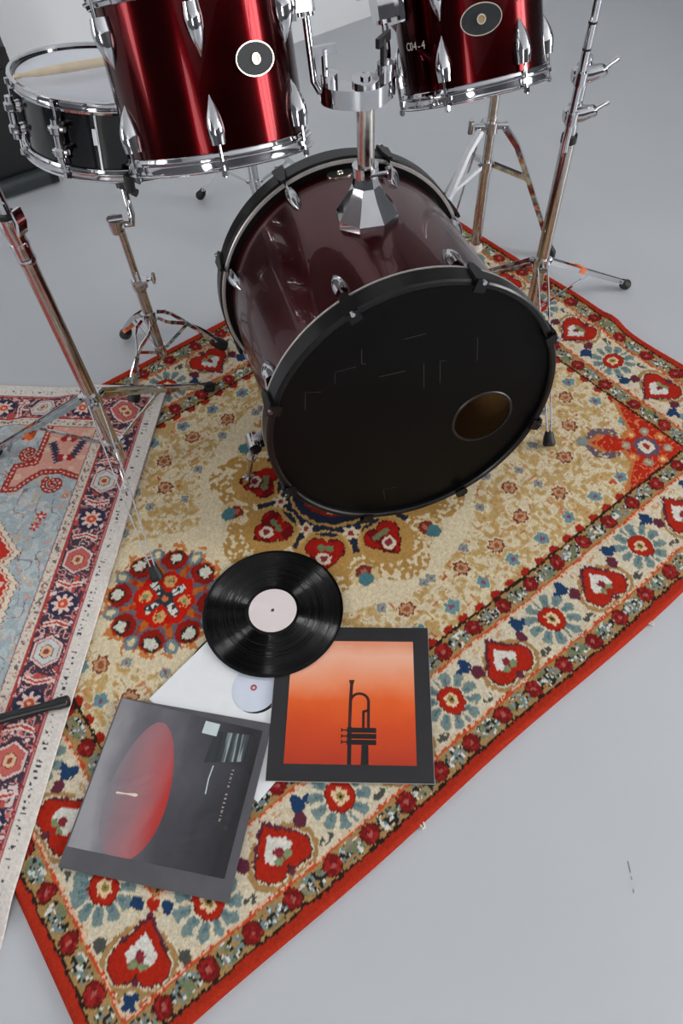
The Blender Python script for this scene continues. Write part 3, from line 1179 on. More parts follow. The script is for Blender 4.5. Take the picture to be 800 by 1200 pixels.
    # spurs
    for sg, nm in ((-1, 'l'), (1, 'r')):
        ang = math.radians(106) * sg
        Mi = M.inverted()
        sn, cs = math.sin(ang), math.cos(ang)
        Rr = Matrix.Rotation(ang, 3, 'Y')
        yb = 0.130
        mb = MB()
        mb.box((sn * (SR + 0.008), yb, cs * (SR + 0.008)), (0.036, 0.060, 0.018), Rr)
        mb.box((sn * (SR + 0.030), yb, cs * (SR + 0.030)), (0.020, 0.026, 0.046), Rr)
        p0 = Vector((sn * (SR + 0.052), yb, cs * (SR + 0.052)))
        mb.tube([p0 - Vector((0, 0.020, 0)), p0 + Vector((0, 0.020, 0))], 0.0135, 14)
        br = mb.build('spur_bracket', 'chrome', root)
        fw = Vector((-0.222, 1.055, 0.0)) if sg < 0 else M @ Vector((0.345, 0.16, -0.3))
        fw.z = ground(fw.x, fw.y) + 0.010
        p1 = Mi @ fw
        mb = MB()
        mb.tube([p0 + (p0 - p1) * 0.12, p0, p1], [0.0065, 0.0065, 0.0065], 14)
        mb.tube([p0 + (p1 - p0) * 0.30, p0 + (p1 - p0) * 0.38], 0.011, 14)
        leg = mb.build('spur_leg', 'chrome_worn', root)
        mb = MB()
        mb.tube([p1 + (p0 - p1) * 0.14, p1 + (p1 - p0) * 0.02], [0.011, 0.013], 14)
        mb.tube([p1 + (p0 - p1) * 0.14 + Vector((-0.014, 0, 0)), p1 + (p0 - p1) * 0.14 + Vector((0.014, 0, 0))], 0.004, 8)
        mb.build('spur_foot', 'chrome', leg)
    return root


build_bass()


# ------------------------------------------------------------------ toms
def tom_frame(c, a):
    a = Vector(a).normalized()
    u = Vector((0, -1, 0))
    u = (u - a * u.dot(a)).normalized()
    w = a.cross(u)
    # local: X = w (image right), Y = -u (away from the camera), Z = drum axis
    return frame(w, -u, a, c)


def flange_hoop(root, z0, z1, rs, R, name, m='chrome', up=1):
    h = z1 - z0
    pr = [(rs + 0.0015, 0.0), (R - 0.0005, 0.0), (R + 0.0008, 0.0015), (R - 0.0005, 0.0032), (R - 0.0030, 0.0045), (R - 0.0036, h * 0.50),
          (R - 0.0030, h * 0.58), (R + 0.0004, h * 0.64), (R + 0.0004, h * 0.72), (R - 0.0030, h * 0.78), (R - 0.0042, h * 0.96), (R - 0.0055, h), (rs + 0.0015, h)]
    if up < 0:
        pr = [(r, h - z) for r, z in pr][::-1]
    mb = MB()
    mb.lathe([(r, z0 + z) for r, z in pr], 112, closed=True)
    return mb.build(name, m, root)


def at_ang(deg, r, z, sx=0.0):
    """placement on a drum shell: local Z radial, local Y up the axis; deg 0 faces the camera side, positive to X"""
    t = math.radians(deg)
    rad = Vector((math.sin(t), -math.cos(t), 0))
    up = Vector((0, 0, 1))
    x = up.cross(rad)
    return frame(x, up, rad, rad * r + up * z)


def build_tom(name, label, c, a, R, H, lug0, badge_ang, badge_z, shell_mat, mount_ang, mount_z):
    rs = R - 0.009
    root = thing(name, label, 'drum', tom_frame(c, a))
    mb = MB()
    mb.lathe([(rs, 0.008), (rs, H - 0.008), (rs - 0.007, H - 0.008), (rs - 0.007, 0.008)], 112, closed=True)
    mb.build('shell', shell_mat, root)
    flange_hoop(root, 0.0, 0.026, rs, R, 'bottom_hoop')
    flange_hoop(root, H - 0.026, H, rs, R, 'top_hoop', up=-1)
    mb = MB()
    mb.disc(rs + 0.002, 0.006, 80, down=True)
    mb.build('bottom_head', 'head_clear', root)
    mb = MB()
    mb.disc(rs + 0.002, H - 0.008, 80)
    mb.build('top_head', 'head_white', root)
    lm = lug_mesh('lug', 0.066, 0.0285, 0.021)
    rodm = MB()
    rodm.tube([(0, 0.006, 0.009), (0, -0.046, 0.009)], 0.0026, 10)
    rodm.tube([(0, -0.036, 0.009), (0, -0.044, 0.009)], 0.0052, 8)
    rodm.box((0, -0.026, 0.006), (0.016, 0.006, 0.012))
    rod = rodm.mesh('tension_rod', 'chrome')
    for k_ in range(6):
        an = lug0 + 60 * k_
        l = link('lug', lm, root, at_ang(an, rs, 0.037))
        link('tension_rod', rod, l)
        flip = at_ang(an, rs, H - 0.037) @ Matrix.Rotation(math.pi, 4, 'Z')
        l = link('lug', lm, root, flip)
        link('tension_rod', rod, l)
    oval_badge(root, at_ang(badge_ang, rs, badge_z), 0.034, 0.0225)
    # mounting bracket
    Mm = at_ang(mount_ang, rs, mount_z)
    mb = MB()
    mb.prism([(-0.030, -0.040), (0.030, -0.040), (0.034, -0.030), (0.034, 0.030), (0.030, 0.040), (-0.030, 0.040), (-0.034, 0.030), (-0.034, -0.030)], -0.002, 0.007)
    mb.prism([(-0.021, -0.030), (0.021, -0.030), (0.024, 0.0), (0.021, 0.032), (-0.021, 0.032), (-0.024, 0.0)], 0.007, 0.040)
    mb.tube([(0, -0.036, 0.026), (0, 0.038, 0.026)], 0.013, 16)
    br = mb.build('mount_bracket', 'chrome', root, Mm)
    mb = MB()
    mb.tube([(0.0, 0.010, 0.038), (0.0, 0.010, 0.056)], 0.0045, 10)
    mb.box((0.0, 0.010, 0.060), (0.034, 0.010, 0.006))
    mb.build('wing_screw', 'chrome', br)
    return root


TL_C, TL_A = (-0.163, 1.212, 0.733), (-0.069, 0.358, 0.931)
TR_C, TR_A = (0.302, 1.372, 0.732), (-0.143, 0.385, 0.912)
tl = build_tom('rack_tom', 'larger wine red rack tom hung beside the snare drum', TL_C, TL_A, 0.160, 0.252, -51, 39.5, 0.137, 'red_lacquer', 84, 0.215)
tr = build_tom('rack_tom', 'smaller wine red rack tom marked C04-4 in white', TR_C, TR_A, 0.1365, 0.225, -28, 2.0, 0.112, 'red_lacquer', -74, 0.175)
# hand lettering on the smaller tom, one character after the other round the shell
for i_, ch in enumerate('C04-4'):
    bent_text(tr, 'lettering', ch, 0.017, at_ang(-62 + i_ * 4.4, 0.1276, 0.097 - 0.0004 * i_), 'marker_white')
bent_text(tr, 'lettering', '~', 0.018, at_ang(-47, 0.1276, 0.078) @ rotz(-0.9), 'marker_pink')


# ------------------------------------------------------------------ double tom holder
def build_holder():
    base = BC - BAX * 0.277 + BVV * SR
    root = thing('tom_holder', 'chrome double tom post with faceted bell base on the bass drum', 'drum mount', loc=base)
    mb = MB()
    # faceted bell: hexagonal rings from the wide foot to the neck
    rings = [(0.061, -0.012), (0.060, 0.009), (0.050, 0.022), (0.036, 0.042), (0.026, 0.062), (0.022, 0.078)]
    Mt = frame(BUU, -BAX, BVV)
    mb.lathe(rings, 8, Mt, ph=0.25)
    mb.build('bell_base', 'chrome', root, angle=10)
    mb = MB()
    mb.tube([Mt @ Vector((0, 0, 0.055)), Mt @ Vector((0, 0, 0.088))], 0.021, 20)
    mb.tube([Mt @ Vector((0, 0, 0.080)), Mt @ Vector((0, 0, 0.098))], 0.024, 20)
    mb.tube([Mt @ Vector((0.0, -0.02, 0.086)), Mt @ Vector((0.034, -0.026, 0.088))], 0.004, 10)
    mb.box(Mt @ Vector((0.036, -0.028, 0.088)), (0.006, 0.012, 0.020))
    mb.build('clamp_collar', 'chrome', root)
    mb = MB()
    top = Vector((0.0, 0.004, 0.226))
    mb.tube([Mt @ Vector((0, 0, 0.06)), top], 0.0155, 24)
    mb.build('post', 'chrome_worn', root)
    # V-shaped yoke
    d = Vector((0.9728, 0.2318, 0))
    f = Vector((0.2318, -0.9728, 0))
    mb = MB()
    tz = top.z
    ctl = [(-0.070, -0.016), (-0.066, -0.038), (-0.048, -0.042), (-0.020, -0.010), (0.012, -0.010), (0.034, -0.040), (0.050, -0.040), (0.058, -0.020),
           (0.046, 0.004), (0.018, 0.026), (0.0, 0.029), (-0.020, 0.026), (-0.056, 0.006)]
    out = []
    for i in range(len(ctl)):
        c0, c1, c2, c3 = (Vector((*ctl[(i + j - 1) % len(ctl)], 0)) for j in range(4))
        for t in (0.0, 0.25, 0.5, 0.75):
            pt = 0.5 * ((2 * c1) + (c2 - c0) * t + (2 * c0 - 5 * c1 + 4 * c2 - c3) * t * t + (3 * c1 - c0 - 3 * c2 + c3) * t ** 3)
            out.append((pt.x, pt.y))
    My = frame(d, -f, Vector((0, 0, 1)), Vector((0, 0, tz)))
    mb.prism([(x_, -y_) for x_, y_ in out][::-1], -0.018, 0.012, My)
    for x_ in (-0.054, 0.042):
        mb.tube([My @ Vector((x_, 0.024, -0.022)), My @ Vector((x_, 0.024, 0.026))], 0.0140, 18)
    mb.tube([Vector((0, 0, tz - 0.022)), Vector((0, 0, tz + 0.018))], 0.0225, 20)
    mb.tube([Vector((0, 0, tz + 0.016)), Vector((0, 0, tz + 0.022))], 0.0080, 6)
    mb.build('yoke', 'chrome', root)
    # L-shaped arms up to the tom brackets
    Ml, Mr = tom_frame(TL_C, TL_A), tom_frame(TR_C, TR_A)
    bl = Ml @ (at_ang(84, 0.151, 0.215) @ Vector((0, 0, 0.026)))
    br = Mr @ (at_ang(-74, 0.1275, 0.175) @ Vector((0, 0, 0.026)))
    al, ar = Vector(TL_A).normalized(), Vector(TR_A).normalized()
    for sg, b_, ax_ in ((-1, bl, al), (1, br, ar)):
        e = d * (-0.054 if sg < 0 else 0.042) - f * 0.024 + Vector((0, 0, tz - 0.004)) + base
        up = b_ + ax_ * 0.05
        # lowest point on the drum-axis line level with the yoke end
        s_ = (b_.z - (e.z - 0.004)) / ax_.z
        corner_ = b_ - ax_ * s_
        a1 = corner_ + ax_ * 0.026
        inward = (e - corner_).normalized()
        b1 = corner_ + inward * 0.022
        mid = corner_ + ax_ * 0.009 + inward * 0.008
        mb = MB()
        mb.tube([p - base for p in (up, a1, mid, b1, e)], 0.0063, 14)
        mb.build('arm', 'chrome', root)
        # upright wing screw on each end
        q = e - base + d * (-0.006 if sg < 0 else -0.004)
        mb = MB()
        mb.tube([q + Vector((0, 0, 0.03)), q + Vector((0, 0, 0.066))], 0.0050, 10)
        mb.box(q + Vector((0, 0, 0.064)), (0.040, 0.007, 0.014), rotz(0.24 if sg < 0 else 1.0).to_3x3())
        mb.build('wing_screw', 'chrome' if sg < 0 else 'black_plastic', root)
    return root


build_holder()


# ------------------------------------------------------------------ snare drum
SN_C, SN_A = (-0.443, 1.585, 0.574), (0.138, 0.125, 0.982)


def build_snare():
    R, rs, H = 0.187, 0.178, 0.150
    root = thing('snare_drum', 'black snare drum with chrome hoops and white head on its stand', 'drum', tom_frame(SN_C, SN_A))
    mb = MB()
    mb.lathe([(rs, 0.008), (rs, H - 0.008), (rs - 0.006, H - 0.008), (rs - 0.006, 0.008)], 112, closed=True)
    mb.build('shell', 'black_shell', root)
    flange_hoop(root, 0.0, 0.024, rs, R, 'bottom_hoop')
    flange_hoop(root, H - 0.024, H, rs, R, 'top_hoop', up=-1)
    mb = MB()
    mb.disc(rs + 0.003, H - 0.009, 96)
    mb.build('batter_head', 'head_white', root)
    mb = MB()
    mb.disc(rs + 0.003, 0.006, 96, down=True)
    mb.build('resonant_head', 'head_clear', root)
    lg = MB()
    lg.tube([(0, -0.040, 0.016), (0, 0.040, 0.016)], 0.0082, 16)
    for y in (-0.021, 0.021):
        lg.tube([(0, y - 0.010, 0.016), (0, y - 0.006, 0.016), (0, y + 0.006, 0.016), (0, y + 0.010, 0.016)], [0.0085, 0.0130, 0.0130, 0.0085], 16)
        lg.tube([(0, y, -0.001), (0, y, 0.016)], [0.012, 0.008], 14)
        lg.tube([(0, y, 0.016), (0.020, y + 0.004, 0.019)], [0.0055, 0.0050], 12)
        lg.tube([(0, y, 0.016), (-0.015, y, 0.018)], [0.0060, 0.0055], 12)
    lug = lg.mesh('tube_lug', 'chrome')
    rd = MB()
    rd.tube([(0, -0.066, 0.012), (0, 0.066, 0.012)], 0.0027, 10)
    for sg in (-1, 1):
        rd.tube([(0, sg * 0.062, 0.012), (0, sg * 0.072, 0.012)], 0.0050, 8)
        rd.box((0, sg * 0.058, 0.006), (0.015, 0.006, 0.014))
    rod = rd.mesh('tension_rod', 'chrome')
    for k_ in range(8):
        l = link('tube_lug', lug, root, at_ang(-21 + 45 * k_, rs, H / 2))
        link('tension_rod', rod, l)
    # chrome strip and block standing in for a thin reflected line on the shell
    Ms = at_ang(2, rs, H / 2)
    mb = MB()
    mb.box((0, 0, 0.003), (0.004, 0.104, 0.006))
    mb.box((-0.004, 0.014, 0.007), (0.008, 0.030, 0.008))
    mb.build('shell_reflection', 'chrome', root, Ms)
    return root


build_snare()

# drumstick resting across the snare rim
sa = Vector(SN_A).normalized()
stick0, stick1 = Vector((-0.570, 1.5025, 0.7625)), Vector((-0.252, 1.7625, 0.6905))
dv = (stick1 - stick0).normalized()
L_ = 0.40
mb = MB()
prof = [(0.0, 0.0022), (0.006, 0.0048), (0.012, 0.0050), (0.018, 0.0036), (0.05, 0.0066), (0.11, 0.0086), (L_ - 0.01, 0.0086), (L_ - 0.002, 0.0066), (L_, 0.004)]
mb.tube([dv * t for t, r in prof], [r for t, r in prof], 18)
tag(mb.build('drumstick', 'stick_wood', None, Matrix.Translation(stick0)), 'pale wooden drumstick lying across the snare head', 'drumstick')


# ------------------------------------------------------------------ stands
def leg_pair(root, hub, foot, hub_r, spread, m, bend=0.0, wd=0.012):
    """one leg: two flat strips from the hub to a rubber foot; returns midpoint"""
    hub, foot = Vector(hub), Vector(foot)
    dr = Vector((foot.x - hub.x, foot.y - hub.y, 0)).normalized()
    sd = Vector((-dr.y, dr.x, 0))
    a = hub + dr * hub_r
    b = foot + Vector((0, 0, 0.022))
    mb = MB()
    for sg in (-1, 1):
        pts = [a + sd * spread * sg, a.lerp(b, 0.15) + sd * spread * sg + Vector((0, 0, bend)), a.lerp(b, 0.55) + sd * spread * 0.8 * sg + Vector((0, 0, bend * .6)), b + sd * 0.004 * sg]
        mb.strip(pts, wd, 0.0026, Vector((0, 0, 1)))
    # rivets that tie the pair together
    for t in (0.5, 0.9):
        c = a.lerp(b, t)
        mb.tube([c - sd * spread * 0.95, c + sd * spread * 0.95], 0.0028, 8)
    leg = mb.build('leg', m, root)
    mb = MB()
    ax = (b - a).normalized()
    p0 = b - ax * 0.026
    p1 = Vector((foot.x, foot.y, foot.z)) + dr * 0.006
    mb.tube([p0, p0.lerp(p1, 0.35), p0.lerp(p1, 0.8) + Vector((0, 0, 0.009)), p1 + Vector((0, 0, 0.012))], [0.0095, 0.0135, 0.0155, 0.0125], 14)
    ft = mb.build('rubber_foot', 'rubber', leg)
    return a, b, sd


def brace(root, a, b, m, wd=0.009):
    mb = MB()
    d_ = (Vector(b) - Vector(a))
    sd = Vector((-d_.y, d_.x, 0)).normalized()
    mb.strip([a, b], wd, 0.0026, Vector((0, 0, 1)))
    mb.build('brace', m, root)


def tripod(root, feet, hub_z, low_z, hub_r=0.022, spread=0.012, m='chrome', at=0.52, bend=0.0):
    """legs + braces in root-local coordinates; feet are local (x, y, z)"""
    mb = MB()
    mb.tube([(0, 0, hub_z - 0.018), (0, 0, hub_z + 0.018)], 0.0195, 18)
    for (x, y, z) in feet:
        d_ = Vector((x, y, 0)).normalized()
        mb.tube([d_ * 0.012 + Vector((0, 0, hub_z)), d_ * 0.030 + Vector((0, 0, hub_z))], 0.0085, 10)
    mb.build('hub', m, root)
    mb = MB()
    mb.tube([(0, 0, low_z - 0.014), (0, 0, low_z + 0.014)], 0.0185, 18)
    for (x, y, z) in feet:
        d_ = Vector((x, y, 0)).normalized()
        mb.tube([d_ * 0.012 + Vector((0, 0, low_z)), d_ * 0.028 + Vector((0, 0, low_z))], 0.0070, 10)
    mb.build('brace_collar', m, root)
    for (x, y, z) in feet:
        a, b, sd = leg_pair(root, (0, 0, hub_z), (x, y, z), hub_r, spread, m, bend)
        d_ = Vector((x, y, 0)).normalized()
        mid = a.lerp(b, at)
        brace(root, d_ * 0.024 + Vector((0, 0, low_z)), mid, m)


def local_feet(base, pts):
    return [(x - base[0], y - base[1], ground(x, y)) for x, y in pts]


def wing(root, c, d, name='wing_screw', m='chrome', L=0.030):
    c, d = Vector(c), Vector(d).normalized()
    sd = d.cross(Vector((0, 0, 1)))
    sd = sd.normalized() if sd.length > 0.1 else Vector((1, 0, 0))
    mb = MB()
    mb.tube([c, c + d * L], 0.0042, 10)
    mb.tube([c + d * L * 0.9 - Vector((0, 0, 0.013)), c + d * L * 0.9, c + d * L * 1.0 + Vector((0, 0, 0.015))], [0.0035, 0.006, 0.0042], 10)
    mb.build(name, m, root)


# cymbal stand by the pale rug
def build_left_stand():
    B = (-0.530, 1.130)
    root = thing('cymbal_stand', 'chrome cymbal stand with thick tube standing on the corner of the pale rug', 'stand', loc=(B[0], B[1], 0))
    feet = local_feet(B, [(-0.418, 0.800), (-0.327, 1.376), (-0.862, 1.195)])
    tripod(root, feet, 0.262, 0.105, m='chrome')
    mb = MB()
    mb.tube([(0, 0, 0.055), (0, 0, 0.620)], 0.0145, 24)
    mb.build('lower_tube', 'chrome_worn', root)
    mb = MB()
    mb.tube([(0, 0, 0.612), (0, 0, 0.618), (0, 0, 0.622), (0, 0, 0.628)], [0.0150, 0.0172, 0.0172, 0.0150], 24)
    mb.tube([(0, 0, 0.626), (0, 0, 0.665), (0, 0, 0.682), (0, 0, 0.705)], [0.0165, 0.0165, 0.0195, 0.0200], 24)
    mb.tube([(0, 0, 0.648), (0, 0, 0.656)], 0.0178, 24)
    mb.strip([(0.018, -0.010, 0.676), (0.026, -0.014, 0.700), (0.024, -0.012, 0.722)], 0.020, 0.006, (0.5, 0.85, 0))
    mb.build('height_clamp', 'chrome', root)
    mb = MB()
    mb.tube([(0, 0, 0.703), (0, 0, 0.710)], 0.0150, 24)
    mb.build('clamp_ring', 'rubber', root)
    wing(root, (-0.014, -0.008, 0.694), (-0.8, -0.5, 0.2))
    mb = MB()
    mb.tube([(0, 0, 0.60), (0, 0, 1.10)], 0.0105, 20)
    mb.build('upper_tube', 'chrome', root)
    mb = MB()
    mb.tube([(0, 0, 1.10), (0, 0, 1.16)], 0.006, 12)
    mb.tube([(0, 0, 1.105), (0, 0, 1.115)], 0.016, 16)
    mb.build('cymbal_rod', 'chrome', root)
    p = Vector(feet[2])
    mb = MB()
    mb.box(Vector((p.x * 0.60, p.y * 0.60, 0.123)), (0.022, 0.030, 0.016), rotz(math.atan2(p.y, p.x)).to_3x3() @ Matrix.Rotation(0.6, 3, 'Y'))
    mb.build('rug_reflection', 'orange_reflection', root)  # orange block painted as the rug's reflection in the leg


build_left_stand()


def build_right_stand():
    B = (0.540, 1.485)
    root = thing('cymbal_stand', 'chrome cymbal stand with boom rod and two clamps beside the bass drum', 'stand', loc=(B[0], B[1], 0))
    feet = local_feet(B, [(0.880, 1.684), (0.520, 1.100), (0.205, 1.680)])
    tripod(root, feet, 0.262, 0.110, m='chrome')
    mb = MB()
    mb.tube([(0, 0, 0.06), (0, 0, 0.572)], 0.0150, 24)
    mb.build('lower_tube', 'chrome_worn', root)
    mb = MB()
    mb.tube([(0, 0, 0.566), (0, 0, 0.582)], 0.0168, 24)
    mb.build('tube_ring', 'rubber', root)
    mb = MB()
    mb.tube([(0, 0, 0.575), (0, 0, 0.735)], 0.0120, 20)
    mb.build('upper_tube', 'chrome', root)
    for z, dr in ((0.628, (0.8, -0.1, 0.55)), (0.705, (0.75, -0.1, 0.65))):
        mb = MB()
        mb.tube([(0, 0, z - 0.014), (0, 0, z + 0.014)], 0.0165, 18)
        mb.tube([(-0.012, -0.024, z - 0.012), (-0.012, -0.024, z + 0.012)], 0.0125, 16)
        mb.tube([(-0.026, -0.012, z), (-0.020, -0.012, z), (0.010, -0.012, z + 0.002), (0.032, -0.012, z + 0.006)], [0.011, 0.0155, 0.0165, 0.0125], 16)
        cl = mb.build('clamp', 'chrome', root)
        d_ = Vector(dr).normalized()
        mb = MB()
        c = Vector((0.030, -0.012, z + 0.004))
        mb.tube([c, c + d_ * 0.008, c + d_ * 0.012, c + d_ * 0.030], [0.0125, 0.0120, 0.0050, 0.0042], 12)
        mb.tube([c + d_ * 0.028, c + d_ * 0.037], [0.0058, 0.0054], 12)
        mb.build('clamp_handle', 'chrome', cl)
    mb = MB()
    mb.tube([(-0.014, -0.024, 0.560), (-0.010, -0.024, 1.150)], 0.0080, 16)
    mb.build('boom_rod', 'chrome', root)
    for z in (0.755, 0.80, 0.86):
        mb = MB()
        mb.tube([(-0.0125 + (z - .56) * 0.0068 - .0014, -0.024, z), (-0.0125 + (z - .56) * 0.0068 - .0014, -0.024, z + 0.004)], 0.0084, 14)
        mb.build('rod_mark', 'rubber', root)
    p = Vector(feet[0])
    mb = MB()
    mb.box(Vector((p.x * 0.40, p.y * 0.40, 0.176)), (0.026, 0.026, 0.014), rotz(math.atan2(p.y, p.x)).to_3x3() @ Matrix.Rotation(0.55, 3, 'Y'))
    mb.build('rug_reflection', 'orange_reflection', root)  # rug reflection in the chrome leg, put in as a coloured block


build_right_stand()


def build_rear_stand():
    """stand with flat braced legs behind the smaller tom"""
    B = (0.475, 1.912)
    root = thing('tripod_stand', 'chrome stand with flat braced legs at the far rug corner behind the bass drum', 'stand', loc=(B[0], B[1], 0))
    mb = MB()
    z0 = ground(*B)
    mb.tube([(0, 0, z0 + 0.016), (0, 0, 0.285)], 0.0155, 20)
    mb.tube([(0, 0, 0.270), (0, 0, 0.72)], 0.0125, 20)
    mb.build('post', 'chrome_worn', root)
    mb = MB()
    mb.tube([(0, 0, z0), (0, 0, z0 + 0.010), (0, 0, z0 + 0.022)], [0.022, 0.022, 0.015], 20)
    mb.build('base_cap', 'fringe_white', root)
    feet = [(0.702, 1.862), (0.26, 1.78), (0.42, 2.20)]
    hz, lz = 0.388, 0.283
    mb = MB()
    mb.tube([(0, 0, hz - 0.014), (0, 0, hz + 0.014)], 0.019, 18)
    mb.tube([(-0.045, 0, hz), (0.045, 0.0, hz)], 0.009, 12)
    mb.tube([(-0.055, 0, hz - 0.016), (-0.055, 0, hz + 0.020)], 0.007, 10)
    mb.build('hub', 'chrome', root)
    mb = MB()
    mb.tube([(0, 0, lz - 0.016), (0, 0, lz + 0.012)], 0.0195, 18)
    mb.build('brace_collar', 'chrome', root)
    for (x, y) in feet:
        g = ground(x, y)
        f = Vector((x - B[0], y - B[1], g + 0.012))
        d_ = Vector((f.x, f.y, 0)).normalized()
        a = d_ * 0.036 + Vector((0, 0, hz))
        k1 = d_ * 0.115 + Vector((0, 0, hz - 0.140))
        sd = Vector((-d_.y, d_.x, 0))
        mb = MB()
        mb.strip([a, a + (k1 - a) * 0.35 + d_ * 0.012, k1 + d_ * 0.006, f], 0.016, 0.014, sd)
        lg = mb.build('leg', 'chrome', root)
        mb = MB()
        mb.tube([f + (k1 - f).normalized() * 0.035, f + Vector((0, 0, 0.004)), f + Vector((0, 0, -0.012))], [0.009, 0.013, 0.013], 12)
        mb.build('rubber_foot', 'rubber', lg)
        mb = MB()
        mb.strip([d_ * 0.020 + Vector((0, 0, lz)), k1 + d_ * 0.004], 0.014, 0.012, sd)
        mb.build('brace', 'chrome', root)
    # pull rod and small pedal plate
    mb = MB()
    mb.tube([(-0.022, 0.01, hz - 0.01), (-0.062, 0.045, 0.11)], 0.0032, 10)
    mb.build('pull_rod', 'chrome', root)


build_rear_stand()


def build_far_stand():
    B = (-0.205, 2.215)
    root = thing('tripod_stand', 'chrome tripod stand on bare floor behind the larger tom', 'stand', loc=(B[0], B[1], 0))
    feet = local_feet(B, [(-0.405, 2.305), (-0.17, 1.99), (0.0, 2.33)])
    tripod(root, feet, 0.250, 0.100, m='chrome')
    mb = MB()
    mb.tube([(0, 0, 0.05), (0, 0, 0.50)], 0.0150, 20)
    mb.build('lower_tube', 'chrome', root)
    mb = MB()
    mb.tube([(0, 0, 0.48), (0, 0, 0.78)], 0.0115, 20)
    mb.tube([(0, 0, 0.49), (0, 0, 0.53)], 0.019, 20)
    mb.build('upper_tube', 'chrome', root)


build_far_stand()


def build_snare_stand():
    B = (-0.462, 1.500)
    root = thing('snare_stand', 'low chrome snare stand with wavy double legs under the black snare', 'stand', loc=(B[0], B[1], 0))
    fw = [(-0.300, 1.532), (-0.583, 1.618), (-0.524, 1.345)]
    feet = local_feet(B, fw)
    hz, lz = 0.175, 0.065
    mb = MB()
    mb.tube([(0, 0, hz - 0.014), (0, 0, hz + 0.014)], 0.0175, 16)
    mb.build('hub', 'chrome', root)
    for (x, y, z) in feet:
        f = Vector((x, y, z + 0.022))
        d_ = Vector((x, y, 0)).normalized()
        sd = Vector((-d_.y, d_.x, 0))
        a = d_ * 0.020 + Vector((0, 0, hz))
        mb = MB()
        for sg in (-1, 1):
            pts = []
            for i in range(9):
                t = i / 8
                wv = 0.012 * (1 + 0.9 * math.sin(t * 9.0)) * (1 - t * 0.6)
                pts.append(a.lerp(f, t) + sd * sg * wv + Vector((0, 0, 0.020 * math.sin(math.pi * t))))
            mb.strip(pts, 0.011, 0.0026, Vector((0, 0, 1)))
        lg = mb.build('leg', 'chrome', root)
        mb = MB()
        p0 = f + (a - f).normalized() * 0.034
        mb.tube([p0, p0.lerp(f, .5), f, f + d_ * 0.010 - Vector((0, 0, 0.008))], [0.011, 0.0155, 0.0165, 0.0135], 14)
        mb.build('rubber_foot', 'rubber', lg)
        brace(root, d_ * 0.018 + Vector((0, 0, lz)), a.lerp(f, 0.45) + Vector((0, 0, 0.012)), 'chrome', 0.008)
    mb = MB()
    mb.tube([(0, 0, lz - 0.012), (0, 0, lz + 0.012)], 0.016, 16)
    mb.build('brace_collar', 'chrome', root)
    mb = MB()
    mb.tube([(0, 0, 0.04), (0, 0, 0.275)], 0.0135, 20)
    mb.build('lower_tube', 'chrome_worn', root)
    mb = MB()
    mb.tube([(0, 0, 0.255), (0, 0, 0.262), (0, 0, 0.288), (0, 0, 0.294)], [0.0145, 0.0175, 0.0175, 0.0140], 20)
    mb.box((0.012, -0.012, 0.290), (0.030, 0.024, 0.018))
    mb.build('height_clamp', 'chrome', root)
    wing(root, (0.018, -0.010, 0.292), (0.95, -0.2, 0.25))
    mb = MB()
    mb.tube([(0, 0, 0.27), (0.0, 0.0, 0.425)], 0.0092, 16)
    mb.build('upper_tube', 'chrome_worn', root)
    # tilter: knuckle, goose neck and basket hub
    mb = MB()
    mb.tube([(-0.010, 0, 0.420), (-0.006, 0.0, 0.455)], [0.013, 0.0185], 16)
    mb.tube([(-0.019, -0.005, 0.453), (0.012, 0.003, 0.451)], 0.0120, 16)
    mb.tube([(0.012, 0.0, 0.440), (0.030, 0.0, 0.440), (0.034, 0.004, 0.462), (0.030, 0.018, 0.490), (0.026, 0.040, 0.512), (0.019, 0.060, 0.545)], [0.008, 0.0085, 0.0085, 0.008, 0.008, 0.008], 12)
    mb.build('tilter', 'chrome', root)
    mb = MB()
    mb.tube([(0.026, 0.040, 0.506), (0.022, 0.052, 0.528)], 0.016, 16)
    mb.tube([(0.020, 0.035, 0.512), (0.056, 0.020, 0.500)], [0.007, 0.009], 12)
    mb.build('basket_nut', 'black_plastic', root)
    # basket arms under and up the sides of the snare
    Ms = tom_frame(SN_C, SN_A)
    o = Vector((B[0], B[1], 0))
    hub = Ms @ Vector((0, 0, -0.028)) - o
    for an in (17, 137, 257):
        t = math.radians(an)
        rd = Vector((math.sin(t), -math.cos(t), 0))
        tip = Ms @ (rd * 0.2005 + Vector((0, 0, 0.022))) - o
        low = Ms @ (rd * 0.200 + Vector((0, 0, -0.010))) - o
        inn = Ms @ (rd * 0.160 + Vector((0, 0, -0.020))) - o
        mb = MB()
        mb.tube([hub, inn, low, low.lerp(tip, 0.4)], [0.0065, 0.0062, 0.0058, 0.0055], 12)
        arm = mb.build('basket_arm', 'chrome', root)
        mb = MB()
        mb.tube([low.lerp(tip, 0.0), tip], [0.0100, 0.0095], 12)
        mb.build('rubber_grip', 'rubber', arm)
    mb = MB()
    mb.tube([hub - Vector((0, 0, 0.012)), hub + Vector((0, 0, 0.008))], 0.016, 16)
    mb.build('basket_hub', 'chrome', root)
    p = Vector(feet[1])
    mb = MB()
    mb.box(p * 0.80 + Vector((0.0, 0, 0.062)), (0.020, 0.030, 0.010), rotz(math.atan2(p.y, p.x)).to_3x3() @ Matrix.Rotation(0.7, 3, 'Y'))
    mb.build('rug_reflection', 'orange_reflection', root)  # coloured block standing in for the red rug mirrored in the leg


build_snare_stand()

